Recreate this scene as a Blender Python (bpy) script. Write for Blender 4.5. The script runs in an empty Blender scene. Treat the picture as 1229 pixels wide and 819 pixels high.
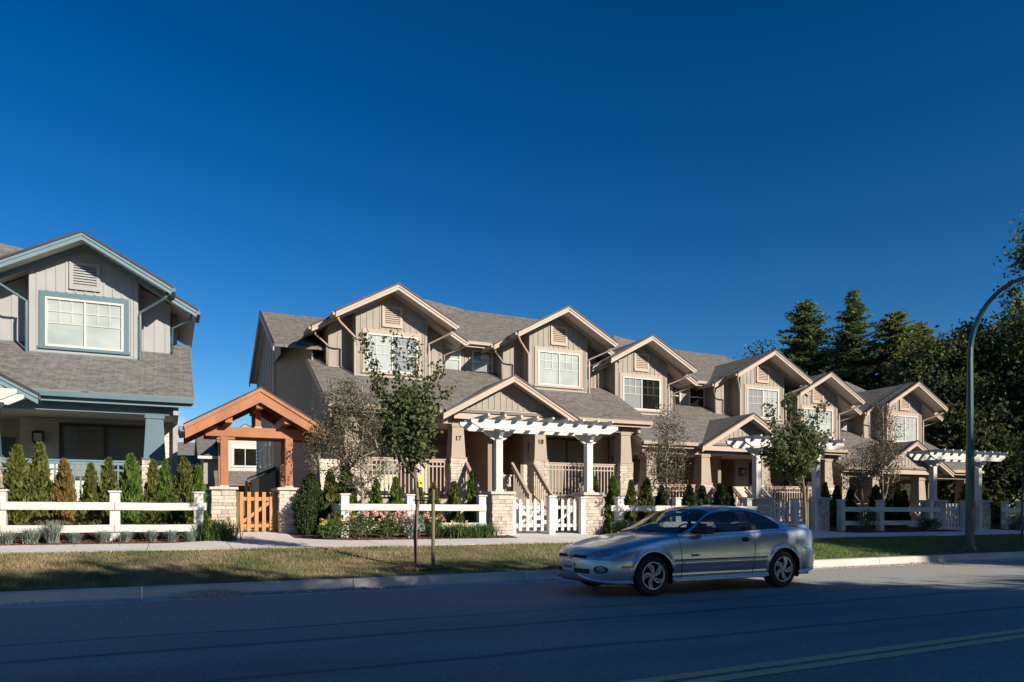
import bpy, bmesh, math, random
import numpy as np
from mathutils import Vector, Matrix
random.seed(7); RNG = np.random.default_rng(11)
SC = bpy.context.scene
COL = SC.collection
R = math.radians

# ------------------------------------------------------------------ helpers
def tag(o, label=None, cat=None, group=None, kind=None):
    if label: o['label'] = label
    if cat: o['category'] = cat
    if group: o['group'] = group
    if kind: o['kind'] = kind
    return o

def thing(name, loc, label, cat, group=None, rz=0.0):
    o = bpy.data.objects.new(name, None)
    o.empty_display_size = 0.2
    o.location = loc; o.rotation_euler = (0, 0, rz)
    COL.objects.link(o)
    return tag(o, label, cat, group)

def root_off(o):
    """world offset of the thing an object hangs under (parts keep world shaped vertices minus this)"""
    while o is not None and o.parent is not None: o = o.parent
    return Vector(o.location) if o is not None else Vector((0, 0, 0))

class MB:
    def __init__(s): s.v = []; s.f = []; s.m = []; s.uv = []; s.g = []
    def add(s, vs, fs, m=0, uvs=None):
        b = len(s.v); s.v += [tuple(v) for v in vs]; s.g.append((b, len(s.f)))
        for i, f in enumerate(fs):
            s.f.append(tuple(b + k for k in f)); s.m.append(m)
            s.uv.append(uvs[i] if uvs else None)
        return s
    def box(s, x0, x1, y0, y1, z0, z1, m=0):
        vs = [(x0,y0,z0),(x1,y0,z0),(x1,y1,z0),(x0,y1,z0),(x0,y0,z1),(x1,y0,z1),(x1,y1,z1),(x0,y1,z1)]
        return s.add(vs, [(0,3,2,1),(4,5,6,7),(0,1,5,4),(1,2,6,5),(2,3,7,6),(3,0,4,7)], m)
    def hexa(s, p, m=0):
        return s.add(p, [(0,3,2,1),(4,5,6,7),(0,1,5,4),(1,2,6,5),(2,3,7,6),(3,0,4,7)], m)
    def prism(s, poly, vec, m=0):
        n = len(poly); v = Vector(vec)
        vs = [Vector(p) for p in poly] + [Vector(p) + v for p in poly]
        fs = [tuple(range(n))[::-1], tuple(range(n, 2*n))] + [(i, (i+1) % n, n+(i+1) % n, n+i) for i in range(n)]
        return s.add(vs, fs, m)
    def bar(s, p0, p1, w, h, up=(0,0,1), m=0):
        p0 = Vector(p0); p1 = Vector(p1); d = (p1-p0).normalized(); u = Vector(up)
        sd = d.cross(u).normalized(); u = sd.cross(d).normalized()
        a = sd*w/2; b = u*h/2
        return s.hexa([p0-a-b, p0+a-b, p1+a-b, p1-a-b, p0-a+b, p0+a+b, p1+a+b, p1-a+b], m)
    def tube(s, pts, rad, n=8, m=0, caps=True):
        pts = [Vector(p) for p in pts]
        if not hasattr(rad, '__len__'): rad = [rad]*len(pts)
        b = len(s.v); prev = None
        for i, p in enumerate(pts):
            if i == 0: d = pts[1]-p
            elif i == len(pts)-1: d = p-pts[i-1]
            else: d = (pts[i+1]-p).normalized() + (p-pts[i-1]).normalized()
            d = d.normalized() if d.length > 1e-9 else Vector((0,0,1))
            if prev is None:
                a = Vector((1,0,0)) if abs(d.x) < .8 else Vector((0,1,0))
                e1 = d.cross(a).normalized()
            else:
                e1 = (prev - d*prev.dot(d)).normalized()
            e2 = d.cross(e1); prev = e1
            for k in range(n):
                t = 2*math.pi*k/n
                s.v.append(tuple(p + (e1*math.cos(t)+e2*math.sin(t))*rad[i]))
        for i in range(len(pts)-1):
            for k in range(n):
                s.f.append((b+i*n+k, b+i*n+(k+1) % n, b+(i+1)*n+(k+1) % n, b+(i+1)*n+k)); s.m.append(m); s.uv.append(None)
        if caps:
            s.f.append(tuple(b+k for k in range(n))[::-1]); s.m.append(m); s.uv.append(None)
            e = b+(len(pts)-1)*n
            s.f.append(tuple(e+k for k in range(n))); s.m.append(m); s.uv.append(None)
        return s
    def lathe(s, prof, c, n=20, axis='z', m=0, caps=False):
        """prof: list of (r, h)"""
        b = len(s.v)
        for r, h in prof:
            for k in range(n):
                t = 2*math.pi*k/n; q = (r*math.cos(t), r*math.sin(t), h)
                if axis == 'y': q = (q[0], q[2], q[1])
                elif axis == 'x': q = (q[2], q[0], q[1])
                s.v.append((c[0]+q[0], c[1]+q[1], c[2]+q[2]))
        for i in range(len(prof)-1):
            for k in range(n):
                s.f.append((b+i*n+k, b+i*n+(k+1) % n, b+(i+1)*n+(k+1) % n, b+(i+1)*n+k)); s.m.append(m); s.uv.append(None)
        if caps:
            s.f.append(tuple(b+k for k in range(n))); s.m.append(m); s.uv.append(None)
            e = b+(len(prof)-1)*n
            s.f.append(tuple(e+k for k in range(n))); s.m.append(m); s.uv.append(None)
        return s
    def build_each(s, name, mats, parent, **k):
        g = s.g+[(len(s.v), len(s.f))]
        for (v0, f0), (v1, f1) in zip(g, g[1:]):
            q = MB(); q.add(s.v[v0:v1], [tuple(i-v0 for i in f) for f in s.f[f0:f1]], s.m[f0] if f1 > f0 else 0); q.build(name, mats, parent, **k)
    def build(s, name, mats, parent=None, smooth=False, bevel=0.0, off=None, fix=True):
        if not isinstance(mats, (list, tuple)): mats = [mats]
        me = bpy.data.meshes.new(name)
        o = off if off is not None else root_off(parent)
        me.from_pydata([(v[0]-o[0], v[1]-o[1], v[2]-o[2]) for v in s.v], [], s.f)
        for m in mats: me.materials.append(m)
        me.polygons.foreach_set('material_index', s.m)
        if any(u is not None for u in s.uv):
            ul = me.uv_layers.new(name='UVMap').data
            for p, u in zip(me.polygons, s.uv):
                if u is None: continue
                for k, li in enumerate(p.loop_indices): ul[li].uv = u[k]
        if fix and s.f:
            bm = bmesh.new(); bm.from_mesh(me)
            bmesh.ops.recalc_face_normals(bm, faces=bm.faces)
            bm.to_mesh(me); bm.free()
        if smooth: me.polygons.foreach_set('use_smooth', [True]*len(me.polygons))
        me.update()
        ob = bpy.data.objects.new(name, me); COL.objects.link(ob)
        if parent is not None: ob.parent = parent
        if bevel > 0:
            md = ob.modifiers.new('bevel', 'BEVEL'); md.width = bevel; md.segments = 2; md.limit_method = 'ANGLE'; md.angle_limit = R(40)
        return ob

def np_mesh(name, V, F, mats, parent=None, smooth=False, off=(0,0,0), midx=None):
    """V (n,3) array, F (m,k) array of equal sized faces"""
    me = bpy.data.meshes.new(name)
    V = np.asarray(V, dtype=np.float32) - np.asarray(off, dtype=np.float32); F = np.asarray(F, dtype=np.int32)
    m, k = F.shape
    me.vertices.add(len(V)); me.vertices.foreach_set('co', V.ravel())
    me.loops.add(m*k); me.loops.foreach_set('vertex_index', F.ravel())
    me.polygons.add(m); me.polygons.foreach_set('loop_start', np.arange(0, m*k, k, dtype=np.int32))
    me.polygons.foreach_set('loop_total', np.full(m, k, dtype=np.int32))
    if not isinstance(mats, (list, tuple)): mats = [mats]
    for mm in mats: me.materials.append(mm)
    if midx is not None: me.polygons.foreach_set('material_index', np.asarray(midx, dtype=np.int32))
    me.polygons.foreach_set('use_smooth', np.full(m, smooth, dtype=bool))
    me.update(calc_edges=True); me.validate()
    ob = bpy.data.objects.new(name, me); COL.objects.link(ob)
    if parent is not None: ob.parent = parent
    return ob

def copy_tree(o, parent=None):
    c = o.copy(); COL.objects.link(c); c.parent = parent
    for ch in list(o.children): copy_tree(ch, c)
    return c

def children_clean(o, label, group=None):
    o['label'] = label
    if group: o['group'] = group
    return o

def text_obj(s, name, loc, size, mat, parent, rot=(math.pi/2, 0, 0), depth=0.008, shear=0.0):
    cu = bpy.data.curves.new(name, 'FONT'); cu.body = s; cu.size = size; cu.extrude = depth
    cu.align_x = 'CENTER'; cu.align_y = 'CENTER'; cu.shear = shear
    tmp = bpy.data.objects.new(name+'_t', cu); COL.objects.link(tmp)
    bpy.context.view_layer.update()
    me = bpy.data.meshes.new_from_object(tmp.evaluated_get(bpy.context.evaluated_depsgraph_get()))
    bpy.data.objects.remove(tmp)
    me.name = name; me.materials.clear(); me.materials.append(mat)
    ob = bpy.data.objects.new(name, me); COL.objects.link(ob); ob.parent = parent
    ob.location = Vector(loc) - root_off(parent); ob.rotation_euler = rot
    return ob

# ------------------------------------------------------------------ materials
def newmat(name):
    m = bpy.data.materials.new(name); m.use_nodes = True
    nt = m.node_tree; nt.nodes.clear()
    out = nt.nodes.new('ShaderNodeOutputMaterial'); b = nt.nodes.new('ShaderNodeBsdfPrincipled')
    nt.links.new(b.outputs[0], out.inputs[0])
    return m, nt, b, out

def N(nt, t, **kw):
    n = nt.nodes.new(t)
    for k, v in kw.items():
        if k in n.inputs.keys() if hasattr(n.inputs, 'keys') else False: n.inputs[k].default_value = v
        else: setattr(n, k, v)
    return n

def rgb(c): return (c[0], c[1], c[2], 1.0)

def ramp(nt, stops, interp='LINEAR'):
    n = nt.nodes.new('ShaderNodeValToRGB'); cr = n.color_ramp; cr.interpolation = interp
    while len(cr.elements) > 1: cr.elements.remove(cr.elements[-1])
    cr.elements[0].position = stops[0][0]; cr.elements[0].color = rgb(stops[0][1])
    for p, c in stops[1:]:
        e = cr.elements.new(p); e.color = rgb(c)
    return n

def bump_in(nt, b, height, strength, dist=0.02):
    bp = nt.nodes.new('ShaderNodeBump'); bp.inputs['Strength'].default_value = strength; bp.inputs['Distance'].default_value = dist
    nt.links.new(height, bp.inputs['Height']); nt.links.new(bp.outputs[0], b.inputs['Normal'])
    return bp

def pmat(name, c1, c2=None, scale=3.0, rough=0.6, bump=0.0, bscale=60.0, metallic=0.0, coat=0.0, stretch=(1,1,1), island=0.0, detail=4.0, spec=0.5):
    m, nt, b, out = newmat(name)
    b.inputs['Roughness'].default_value = rough; b.inputs['Metallic'].default_value = metallic
    b.inputs['Coat Weight'].default_value = coat
    b.inputs['Specular IOR Level'].default_value = spec
    c2 = c2 or tuple(x*0.86 for x in c1)
    tc = nt.nodes.new('ShaderNodeTexCoord'); mp = nt.nodes.new('ShaderNodeMapping'); mp.inputs['Scale'].default_value = stretch
    nt.links.new(tc.outputs['Object'], mp.inputs[0])
    no = nt.nodes.new('ShaderNodeTexNoise'); no.inputs['Scale'].default_value = scale; no.inputs['Detail'].default_value = detail
    nt.links.new(mp.outputs[0], no.inputs['Vector'])
    rp = ramp(nt, [(0.3, c1), (0.7, c2)]); nt.links.new(no.outputs['Fac'], rp.inputs[0])
    col = rp.outputs[0]
    if island > 0:
        g = nt.nodes.new('ShaderNodeNewGeometry'); mr = nt.nodes.new('ShaderNodeMapRange')
        mr.inputs['To Min'].default_value = 1-island; mr.inputs['To Max'].default_value = 1+island
        nt.links.new(g.outputs['Random Per Island'], mr.inputs[0])
        mx = nt.nodes.new('ShaderNodeVectorMath'); mx.operation = 'SCALE'
        nt.links.new(col, mx.inputs[0]); nt.links.new(mr.outputs[0], mx.inputs['Scale']); col = mx.outputs[0]
    nt.links.new(col, b.inputs['Base Color'])
    if bump > 0:
        n2 = nt.nodes.new('ShaderNodeTexNoise'); n2.inputs['Scale'].default_value = bscale; n2.inputs['Detail'].default_value = 3
        nt.links.new(mp.outputs[0], n2.inputs['Vector']); bump_in(nt, b, n2.outputs['Fac'], bump)
    return m

def leafmat(name, cols, rough=0.65, trans=0.35):
    m, nt, b, out = newmat(name)
    g = nt.nodes.new('ShaderNodeNewGeometry')
    rp = ramp(nt, [(i/max(1, len(cols)-1), c) for i, c in enumerate(cols)])
    nt.links.new(g.outputs['Random Per Island'], rp.inputs[0])
    b.inputs['Roughness'].default_value = rough; b.inputs['Specular IOR Level'].default_value = .22
    nt.links.new(rp.outputs[0], b.inputs['Base Color'])
    tr = nt.nodes.new('ShaderNodeBsdfTranslucent'); nt.links.new(rp.outputs[0], tr.inputs[0])
    mx = nt.nodes.new('ShaderNodeMixShader'); mx.inputs[0].default_value = trans
    nt.links.new(b.outputs[0], mx.inputs[1]); nt.links.new(tr.outputs[0], mx.inputs[2]); nt.links.new(mx.outputs[0], out.inputs[0])
    return m

def glassmat(name, tint=(.8,.85,.85), opacity=0.0, dark=(.02,.025,.03), ior=1.5, rough=0.02):
    """thin pane: fresnel mix of a tinted see-through and a mirror"""
    m = bpy.data.materials.new(name); m.use_nodes = True; nt = m.node_tree; nt.nodes.clear()
    out = nt.nodes.new('ShaderNodeOutputMaterial')
    t = nt.nodes.new('ShaderNodeBsdfTransparent'); t.inputs[0].default_value = rgb(tint)
    g = nt.nodes.new('ShaderNodeBsdfGlossy'); g.inputs['Roughness'].default_value = rough
    f = nt.nodes.new('ShaderNodeFresnel')
    ge = nt.nodes.new('ShaderNodeNewGeometry'); im = nt.nodes.new('ShaderNodeMapRange'); im.inputs['To Min'].default_value = ior; im.inputs['To Max'].default_value = 1/ior
    nt.links.new(ge.outputs['Backfacing'], im.inputs[0]); nt.links.new(im.outputs[0], f.inputs[0])
    d = nt.nodes.new('ShaderNodeBsdfDiffuse'); d.inputs[0].default_value = rgb(dark)
    m1 = nt.nodes.new('ShaderNodeMixShader'); m1.inputs[0].default_value = opacity
    nt.links.new(t.outputs[0], m1.inputs[1]); nt.links.new(d.outputs[0], m1.inputs[2])
    m2 = nt.nodes.new('ShaderNodeMixShader'); nt.links.new(f.outputs[0], m2.inputs[0])
    nt.links.new(m1.outputs[0], m2.inputs[1]); nt.links.new(g.outputs[0], m2.inputs[2])
    no = nt.nodes.new('ShaderNodeTexNoise'); no.inputs['Scale'].default_value = 1.2
    bp = nt.nodes.new('ShaderNodeBump'); bp.inputs['Strength'].default_value = 0.05; bp.inputs['Distance'].default_value = .05
    nt.links.new(no.outputs['Fac'], bp.inputs['Height']); nt.links.new(bp.outputs[0], g.inputs['Normal'])
    nt.links.new(m2.outputs[0], out.inputs[0])
    return m

def shinglemat(name, c1, c2, c3, dark):
    m, nt, b, out = newmat(name)
    uv = nt.nodes.new('ShaderNodeUVMap')
    br = nt.nodes.new('ShaderNodeTexBrick'); br.offset = 0.37; br.offset_frequency = 2
    br.inputs['Scale'].default_value = 1.0
    br.inputs['Brick Width'].default_value = 0.31; br.inputs['Row Height'].default_value = 0.135
    br.inputs['Mortar Size'].default_value = 0.008; br.inputs['Mortar Smooth'].default_value = 0.3; br.inputs['Bias'].default_value = -0.1
    br.inputs['Color1'].default_value = rgb(c1); br.inputs['Color2'].default_value = rgb(c2); br.inputs['Mortar'].default_value = rgb(dark)
    # slight wobble so that the courses are not ruler straight
    nz = nt.nodes.new('ShaderNodeTexNoise'); nz.inputs['Scale'].default_value = 1.7
    nt.links.new(uv.outputs[0], nz.inputs['Vector'])
    wm = nt.nodes.new('ShaderNodeVectorMath'); wm.operation = 'MULTIPLY_ADD'; wm.inputs[1].default_value = (.03,.03,0)
    nt.links.new(nz.outputs['Color'], wm.inputs[0]); nt.links.new(uv.outputs[0], wm.inputs[2])
    nt.links.new(wm.outputs[0], br.inputs['Vector'])
    n2 = nt.nodes.new('ShaderNodeTexNoise'); n2.inputs['Scale'].default_value = 5; n2.inputs['Detail'].default_value = 6
    nt.links.new(uv.outputs[0], n2.inputs['Vector'])
    mx = nt.nodes.new('ShaderNodeMix'); mx.data_type = 'RGBA'
    rp = ramp(nt, [(.45,(0,0,0)),(.62,(1,1,1))]); nt.links.new(n2.outputs['Fac'], rp.inputs[0])
    ml = nt.nodes.new('ShaderNodeMath'); ml.operation = 'MULTIPLY'; ml.inputs[1].default_value = .55
    nt.links.new(rp.outputs[0], ml.inputs[0]); nt.links.new(ml.outputs[0], mx.inputs['Factor'])
    nt.links.new(br.outputs['Color'], mx.inputs['A']); mx.inputs['B'].default_value = rgb(c3)
    nt.links.new(mx.outputs['Result'], b.inputs['Base Color'])
    b.inputs['Roughness'].default_value = 0.95; b.inputs['Specular IOR Level'].default_value = .2
    # each course tilts up towards its lower edge
    sp = nt.nodes.new('ShaderNodeSeparateXYZ'); nt.links.new(wm.outputs[0], sp.inputs[0])
    dv = nt.nodes.new('ShaderNodeMath'); dv.operation = 'DIVIDE'; dv.inputs[1].default_value = .135; nt.links.new(sp.outputs['Y'], dv.inputs[0])
    fr = nt.nodes.new('ShaderNodeMath'); fr.operation = 'FRACT'; nt.links.new(dv.outputs[0], fr.inputs[0])
    sb = nt.nodes.new('ShaderNodeMath'); sb.operation = 'SUBTRACT'; sb.inputs[0].default_value = 1; nt.links.new(fr.outputs[0], sb.inputs[1])
    ad = nt.nodes.new('ShaderNodeMath'); ad.operation = 'MULTIPLY_ADD'; ad.inputs[1].default_value = .6
    n3 = nt.nodes.new('ShaderNodeTexNoise'); n3.inputs['Scale'].default_value = 40
    nt.links.new(uv.outputs[0], n3.inputs['Vector'])
    nt.links.new(n3.outputs['Fac'], ad.inputs[0]); nt.links.new(sb.outputs[0], ad.inputs[2])
    bump_in(nt, b, ad.outputs[0], .7, .018)
    return m

M = {}
M['bwall'] = pmat('beige_siding', (.345,.30,.25), (.30,.263,.22), 2.5, .75, .12, 90)
M['btrim'] = pmat('tan_trim', (.40,.31,.225), (.37,.285,.21), 2, .6)
M['bpale'] = pmat('pale_beige_trim', (.46,.365,.28), (.42,.335,.26), 2, .6)
M['brail'] = pmat('beige_railing', (.40,.31,.24), (.37,.29,.225), 2, .55)
M['blap'] = pmat('cream_lap_siding', (.56,.50,.42), (.52,.46,.39), 2, .7)
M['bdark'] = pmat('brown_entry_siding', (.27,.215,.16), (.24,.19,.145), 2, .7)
M['bcol'] = pmat('taupe_column', (.36,.29,.215), (.33,.265,.20), 2, .65)
M['soffit'] = pmat('soffit', (.62,.57,.50), (.57,.52,.46), 3, .7)
M['gwall'] = pmat('grey_siding', (.36,.36,.355), (.325,.325,.325), 2.5, .75, .12, 90)
M['gtrim'] = pmat('slate_teal_trim', (.095,.165,.195), (.085,.15,.18), 2, .5)
M['gpale'] = pmat('slate_teal_fascia', (.15,.23,.26), (.135,.21,.24), 2, .5)
M['glap'] = pmat('grey_cream_lap_siding', (.64,.59,.52), (.58,.54,.48), 2, .7)
M['white'] = pmat('white_paint', (.60,.59,.555), (.52,.51,.475), 3, .5, .05, 40)
M['frame'] = pmat('white_vinyl', (.68,.62,.55), None, 3, .4)
M['edge'] = pmat('dark_drip_edge', (.035,.025,.025), None, 3, .6)
M['black'] = pmat('black_metal', (.02,.02,.02), None, 3, .45)
M['dkframe'] = pmat('dark_door_frame', (.05,.045,.04), None, 3, .5)
M['blind'] = pmat('white_blind', (.50,.53,.49), (.33,.37,.36), 1.1, .7, stretch=(1,1,1.6), detail=2)  # large noise imitates uneven reflections in the panes
M['reflection_tone'] = pmat('painted_reflection', (.34,.31,.25), (.24,.22,.18), 1.2, .8)  # olive-brown tone imitates reflected surroundings and the dim room behind the glass
M['greyblind'] = pmat('grey_blind', (.27,.28,.29), None, 1.5, .7, stretch=(1,1,18))
M['inside'] = pmat('dim_room', (.13,.115,.09), (.04,.037,.032), 1.2, .9)  # dark tone stands for unlit rooms, painted on flat backing sheets
M['glass'] = glassmat('window_glass', (.95,.97,.96))
M['dglass'] = glassmat('dark_window_glass', (.35,.37,.36))
M['shingle'] = shinglemat('brown_grey_shingles', (.19,.172,.15), (.125,.115,.103), (.24,.218,.188), (.055,.05,.045))
M['gshingle'] = shinglemat('grey_shingles', (.195,.185,.17), (.13,.125,.118), (.245,.235,.215), (.06,.058,.052))
M['stone'] = pmat('ledge_stone', (.58,.50,.41), (.44,.38,.31), 9, .85, .5, 35, island=.22)
M['stcap'] = pmat('stone_cap', (.56,.51,.44), (.48,.44,.38), 6, .8, .2, 50)
M['mortar'] = pmat('stone_joint_core', (.16,.13,.105), None, 8, .9)  # dark core seen in the joints between the stones
M['cedar'] = pmat('orange_cedar', (.42,.165,.062), (.27,.10,.038), 2.2, .55, .15, 30, stretch=(1,1,.5), island=.12, detail=8)
M['cedar2'] = pmat('orange_cedar_pickets', (.56,.255,.085), (.44,.19,.06), 5, .6, .15, 30, stretch=(3,3,.4), island=.15, detail=8)
M['conc'] = None
M['post'] = pmat('weathered_stake', (.20,.17,.085), (.13,.11,.06), 4, .8, .3, 30, stretch=(3,3,.4))
M['num'] = pmat('dark_numerals', (.03,.025,.02), None, 3, .4)
# ------------------------------------------------------------------ terrain
GX0, GX1 = -20.0, 45.0
YK = 12.0     # face of the kerb
PROF = [(YK, .15), (12.6, .185), (13.8, .30), (15.45, .485), (17.2, .545), (18.3, .575), (20.0, .68), (22.0, .85)]
def gs(x): return -.0032*min(max(x, GX0), GX1)
def gz(x, y):
    if y <= YK: return .15 if y > YK-.16 else 0.0
    if y >= 22: b = .85
    else:
        b = .15
        for (a, za), (c, zc) in zip(PROF, PROF[1:]):
            if a <= y <= c: b = za+(zc-za)*(y-a)/(c-a)
    f = min(1.0, max(0.0, (y-YK)/3.45))
    return b + gs(x)*f

def sheet(name, xs, ys, dz, mat, flat=None, parent=None, sub=None):
    """a strip of ground following gz, dz above it"""
    mb = MB(); nx, ny = len(xs), len(ys)
    vs = [(x, y, (gz(x, y) if flat is None else flat) + dz) for y in ys for x in xs]
    fs = [(j*nx+i, j*nx+i+1, (j+1)*nx+i+1, (j+1)*nx+i) for j in range(ny-1) for i in range(nx-1)]
    mb.add(vs, fs)
    return mb.build(name, mat, parent, fix=False)

def coordnoise(nt, scale, detail=5, stretch=None, rough=.5):
    tc = nt.nodes.new('ShaderNodeTexCoord'); n = nt.nodes.new('ShaderNodeTexNoise')
    n.inputs['Scale'].default_value = scale; n.inputs['Detail'].default_value = detail; n.inputs['Roughness'].default_value = rough
    if stretch:
        mp = nt.nodes.new('ShaderNodeMapping'); mp.inputs['Scale'].default_value = stretch
        nt.links.new(tc.outputs['Object'], mp.inputs[0]); nt.links.new(mp.outputs[0], n.inputs['Vector'])
    else: nt.links.new(tc.outputs['Object'], n.inputs['Vector'])
    return n
def mix(nt, fac, a, b, mode='MIX'):
    m = nt.nodes.new('ShaderNodeMix'); m.data_type = 'RGBA'; m.blend_type = mode
    for s, v in (('Factor', fac), ('A', a), ('B', b)):
        if isinstance(v, (int, float)): m.inputs[s].default_value = v
        elif isinstance(v, tuple): m.inputs[s].default_value = rgb(v)
        else: nt.links.new(v, m.inputs[s])
    return m.outputs['Result']

def road_mat():
    m, nt, b, out = newmat('worn_asphalt')
    tc = nt.nodes.new('ShaderNodeTexCoord'); sp = nt.nodes.new('ShaderNodeSeparateXYZ'); nt.links.new(tc.outputs['Object'], sp.inputs[0])
    fine = coordnoise(nt, 90, 3); r0 = ramp(nt, [(.35,(.18,.205,.20)), (.7,(.32,.355,.34))]); nt.links.new(fine.outputs['Fac'], r0.inputs[0])
    big = coordnoise(nt, .9, 5, (.25,1,1)); r1 = ramp(nt, [(.3,(.72,.72,.72)),(.5,(1,1,1)),(.7,(1.2,1.2,1.2))]); nt.links.new(big.outputs['Fac'], r1.inputs[0])
    c = mix(nt, 1.0, r0.outputs[0], r1.outputs[0], 'MULTIPLY')
    # dusty parking lane with loose grit, widened and paled to brighten the sunlit patch
    wn = coordnoise(nt, 1.3, 5)
    ma = nt.nodes.new('ShaderNodeMath'); ma.operation = 'MULTIPLY_ADD'; ma.inputs[1].default_value = 1.6
    nt.links.new(wn.outputs['Fac'], ma.inputs[0]); nt.links.new(sp.outputs['Y'], ma.inputs[2])
    mr = nt.nodes.new('ShaderNodeMapRange'); mr.inputs['From Min'].default_value = 8.3; mr.inputs['From Max'].default_value = 10.2
    nt.links.new(ma.outputs[0], mr.inputs[0])
    gr = coordnoise(nt, 35, 4); rg = ramp(nt, [(.38,(.28,.265,.235)),(.6,(.42,.395,.355)),(.72,(.22,.205,.18))]); nt.links.new(gr.outputs['Fac'], rg.inputs[0])
    c = mix(nt, mr.outputs[0], c, rg.outputs[0])
    # tar filled cracks running along the road
    wob = coordnoise(nt, .7, 4); 
    for y0, w, k in ((7.35, .035, .22), (8.25, .02, .3), (5.9, .03, .25)):
        a = nt.nodes.new('ShaderNodeMath'); a.operation = 'MULTIPLY_ADD'; a.inputs[1].default_value = k
        nt.links.new(wob.outputs['Fac'], a.inputs[0]); nt.links.new(sp.outputs['Y'], a.inputs[2])
        s = nt.nodes.new('ShaderNodeMath'); s.operation = 'SUBTRACT'; s.inputs[1].default_value = y0+k*.5; nt.links.new(a.outputs[0], s.inputs[0])
        ab = nt.nodes.new('ShaderNodeMath'); ab.operation = 'ABSOLUTE'; nt.links.new(s.outputs[0], ab.inputs[0])
        lr = nt.nodes.new('ShaderNodeMapRange'); lr.inputs['From Min'].default_value = w; lr.inputs['From Max'].default_value = w*2.6
        lr.inputs['To Min'].default_value = .55; lr.inputs['To Max'].default_value = 0
        nt.links.new(ab.outputs[0], lr.inputs[0]); c = mix(nt, lr.outputs[0], c, (.03,.03,.03))
    nt.links.new(c, b.inputs['Base Color']); b.inputs['Roughness'].default_value = .85
    sp2 = coordnoise(nt, 22, 5, None, .7); r5 = ramp(nt, [(.38,(.72,.72,.72)),(.5,(1,1,1)),(.66,(1.3,1.28,1.22))]); nt.links.new(sp2.outputs['Fac'], r5.inputs[0])
    nt.links.new(mix(nt, 1.0, c, r5.outputs[0], 'MULTIPLY'), b.inputs['Base Color'])
    bump_in(nt, b, sp2.outputs['Fac'], .6, .012)
    return m
def conc_mat(name, c1, c2):
    m, nt, b, out = newmat(name)
    n1 = coordnoise(nt, 1.5, 6); r = ramp(nt, [(.3, c1), (.7, c2)]); nt.links.new(n1.outputs['Fac'], r.inputs[0])
    n2 = coordnoise(nt, 60, 3); r2 = ramp(nt, [(.3,(.9,.9,.9)),(.7,(1.06,1.06,1.06))]); nt.links.new(n2.outputs['Fac'], r2.inputs[0])
    nt.links.new(mix(nt, 1.0, r.outputs[0], r2.outputs[0], 'MULTIPLY'), b.inputs['Base Color']); b.inputs['Roughness'].default_value = .85
    bump_in(nt, b, n2.outputs['Fac'], .25, .004)
    return m
def turf_mat():
    m, nt, b, out = newmat('patchy_turf')
    n1 = coordnoise(nt, .9, 6); r = ramp(nt, [(.36,(.065,.085,.022)), (.5,(.125,.115,.045)), (.64,(.21,.165,.085))]); nt.links.new(n1.outputs['Fac'], r.inputs[0])
    tc = nt.nodes.new('ShaderNodeTexCoord'); sp = nt.nodes.new('ShaderNodeSeparateXYZ'); nt.links.new(tc.outputs['Object'], sp.inputs[0])
    mr = nt.nodes.new('ShaderNodeMapRange'); mr.inputs['From Min'].default_value = 5; mr.inputs['From Max'].default_value = 13; nt.links.new(sp.outputs['X'], mr.inputs[0])
    g = coordnoise(nt, 3, 5); rg = ramp(nt, [(.3,(.055,.105,.018)),(.7,(.12,.165,.035))]); nt.links.new(g.outputs['Fac'], rg.inputs[0])
    nt.links.new(mix(nt, mr.outputs[0], r.outputs[0], rg.outputs[0]), b.inputs['Base Color']); b.inputs['Roughness'].default_value = .95
    n2 = coordnoise(nt, 30, 4); bump_in(nt, b, n2.outputs['Fac'], .8, .04)
    return m
M['road'] = road_mat()
M['conc'] = conc_mat('pale_concrete', (.60,.57,.52), (.68,.645,.59))
M['kerb'] = conc_mat('worn_kerb_concrete', (.46,.43,.39), (.57,.54,.49))
M['turf'] = turf_mat()
M['soil'] = pmat('dark_bark_mulch', (.12,.05,.03), (.06,.028,.018), 14, .95, .9, 40)
M['yard'] = pmat('yard_ground', (.10,.11,.045), (.07,.075,.035), 1.2, .95, .5, 20)
M['ypaint'] = pmat('worn_yellow_paint', (.92,.60,.29), (.72,.47,.23), 18, .7)

def frange(a, b, s):
    n = max(1, int(round((b-a)/s))); return [a+(b-a)*i/n for i in range(n+1)]
XS = [-260, -120, -60, GX0] + frange(-18, 43, 3.05) + [GX1, 70, 140, 300]

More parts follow.
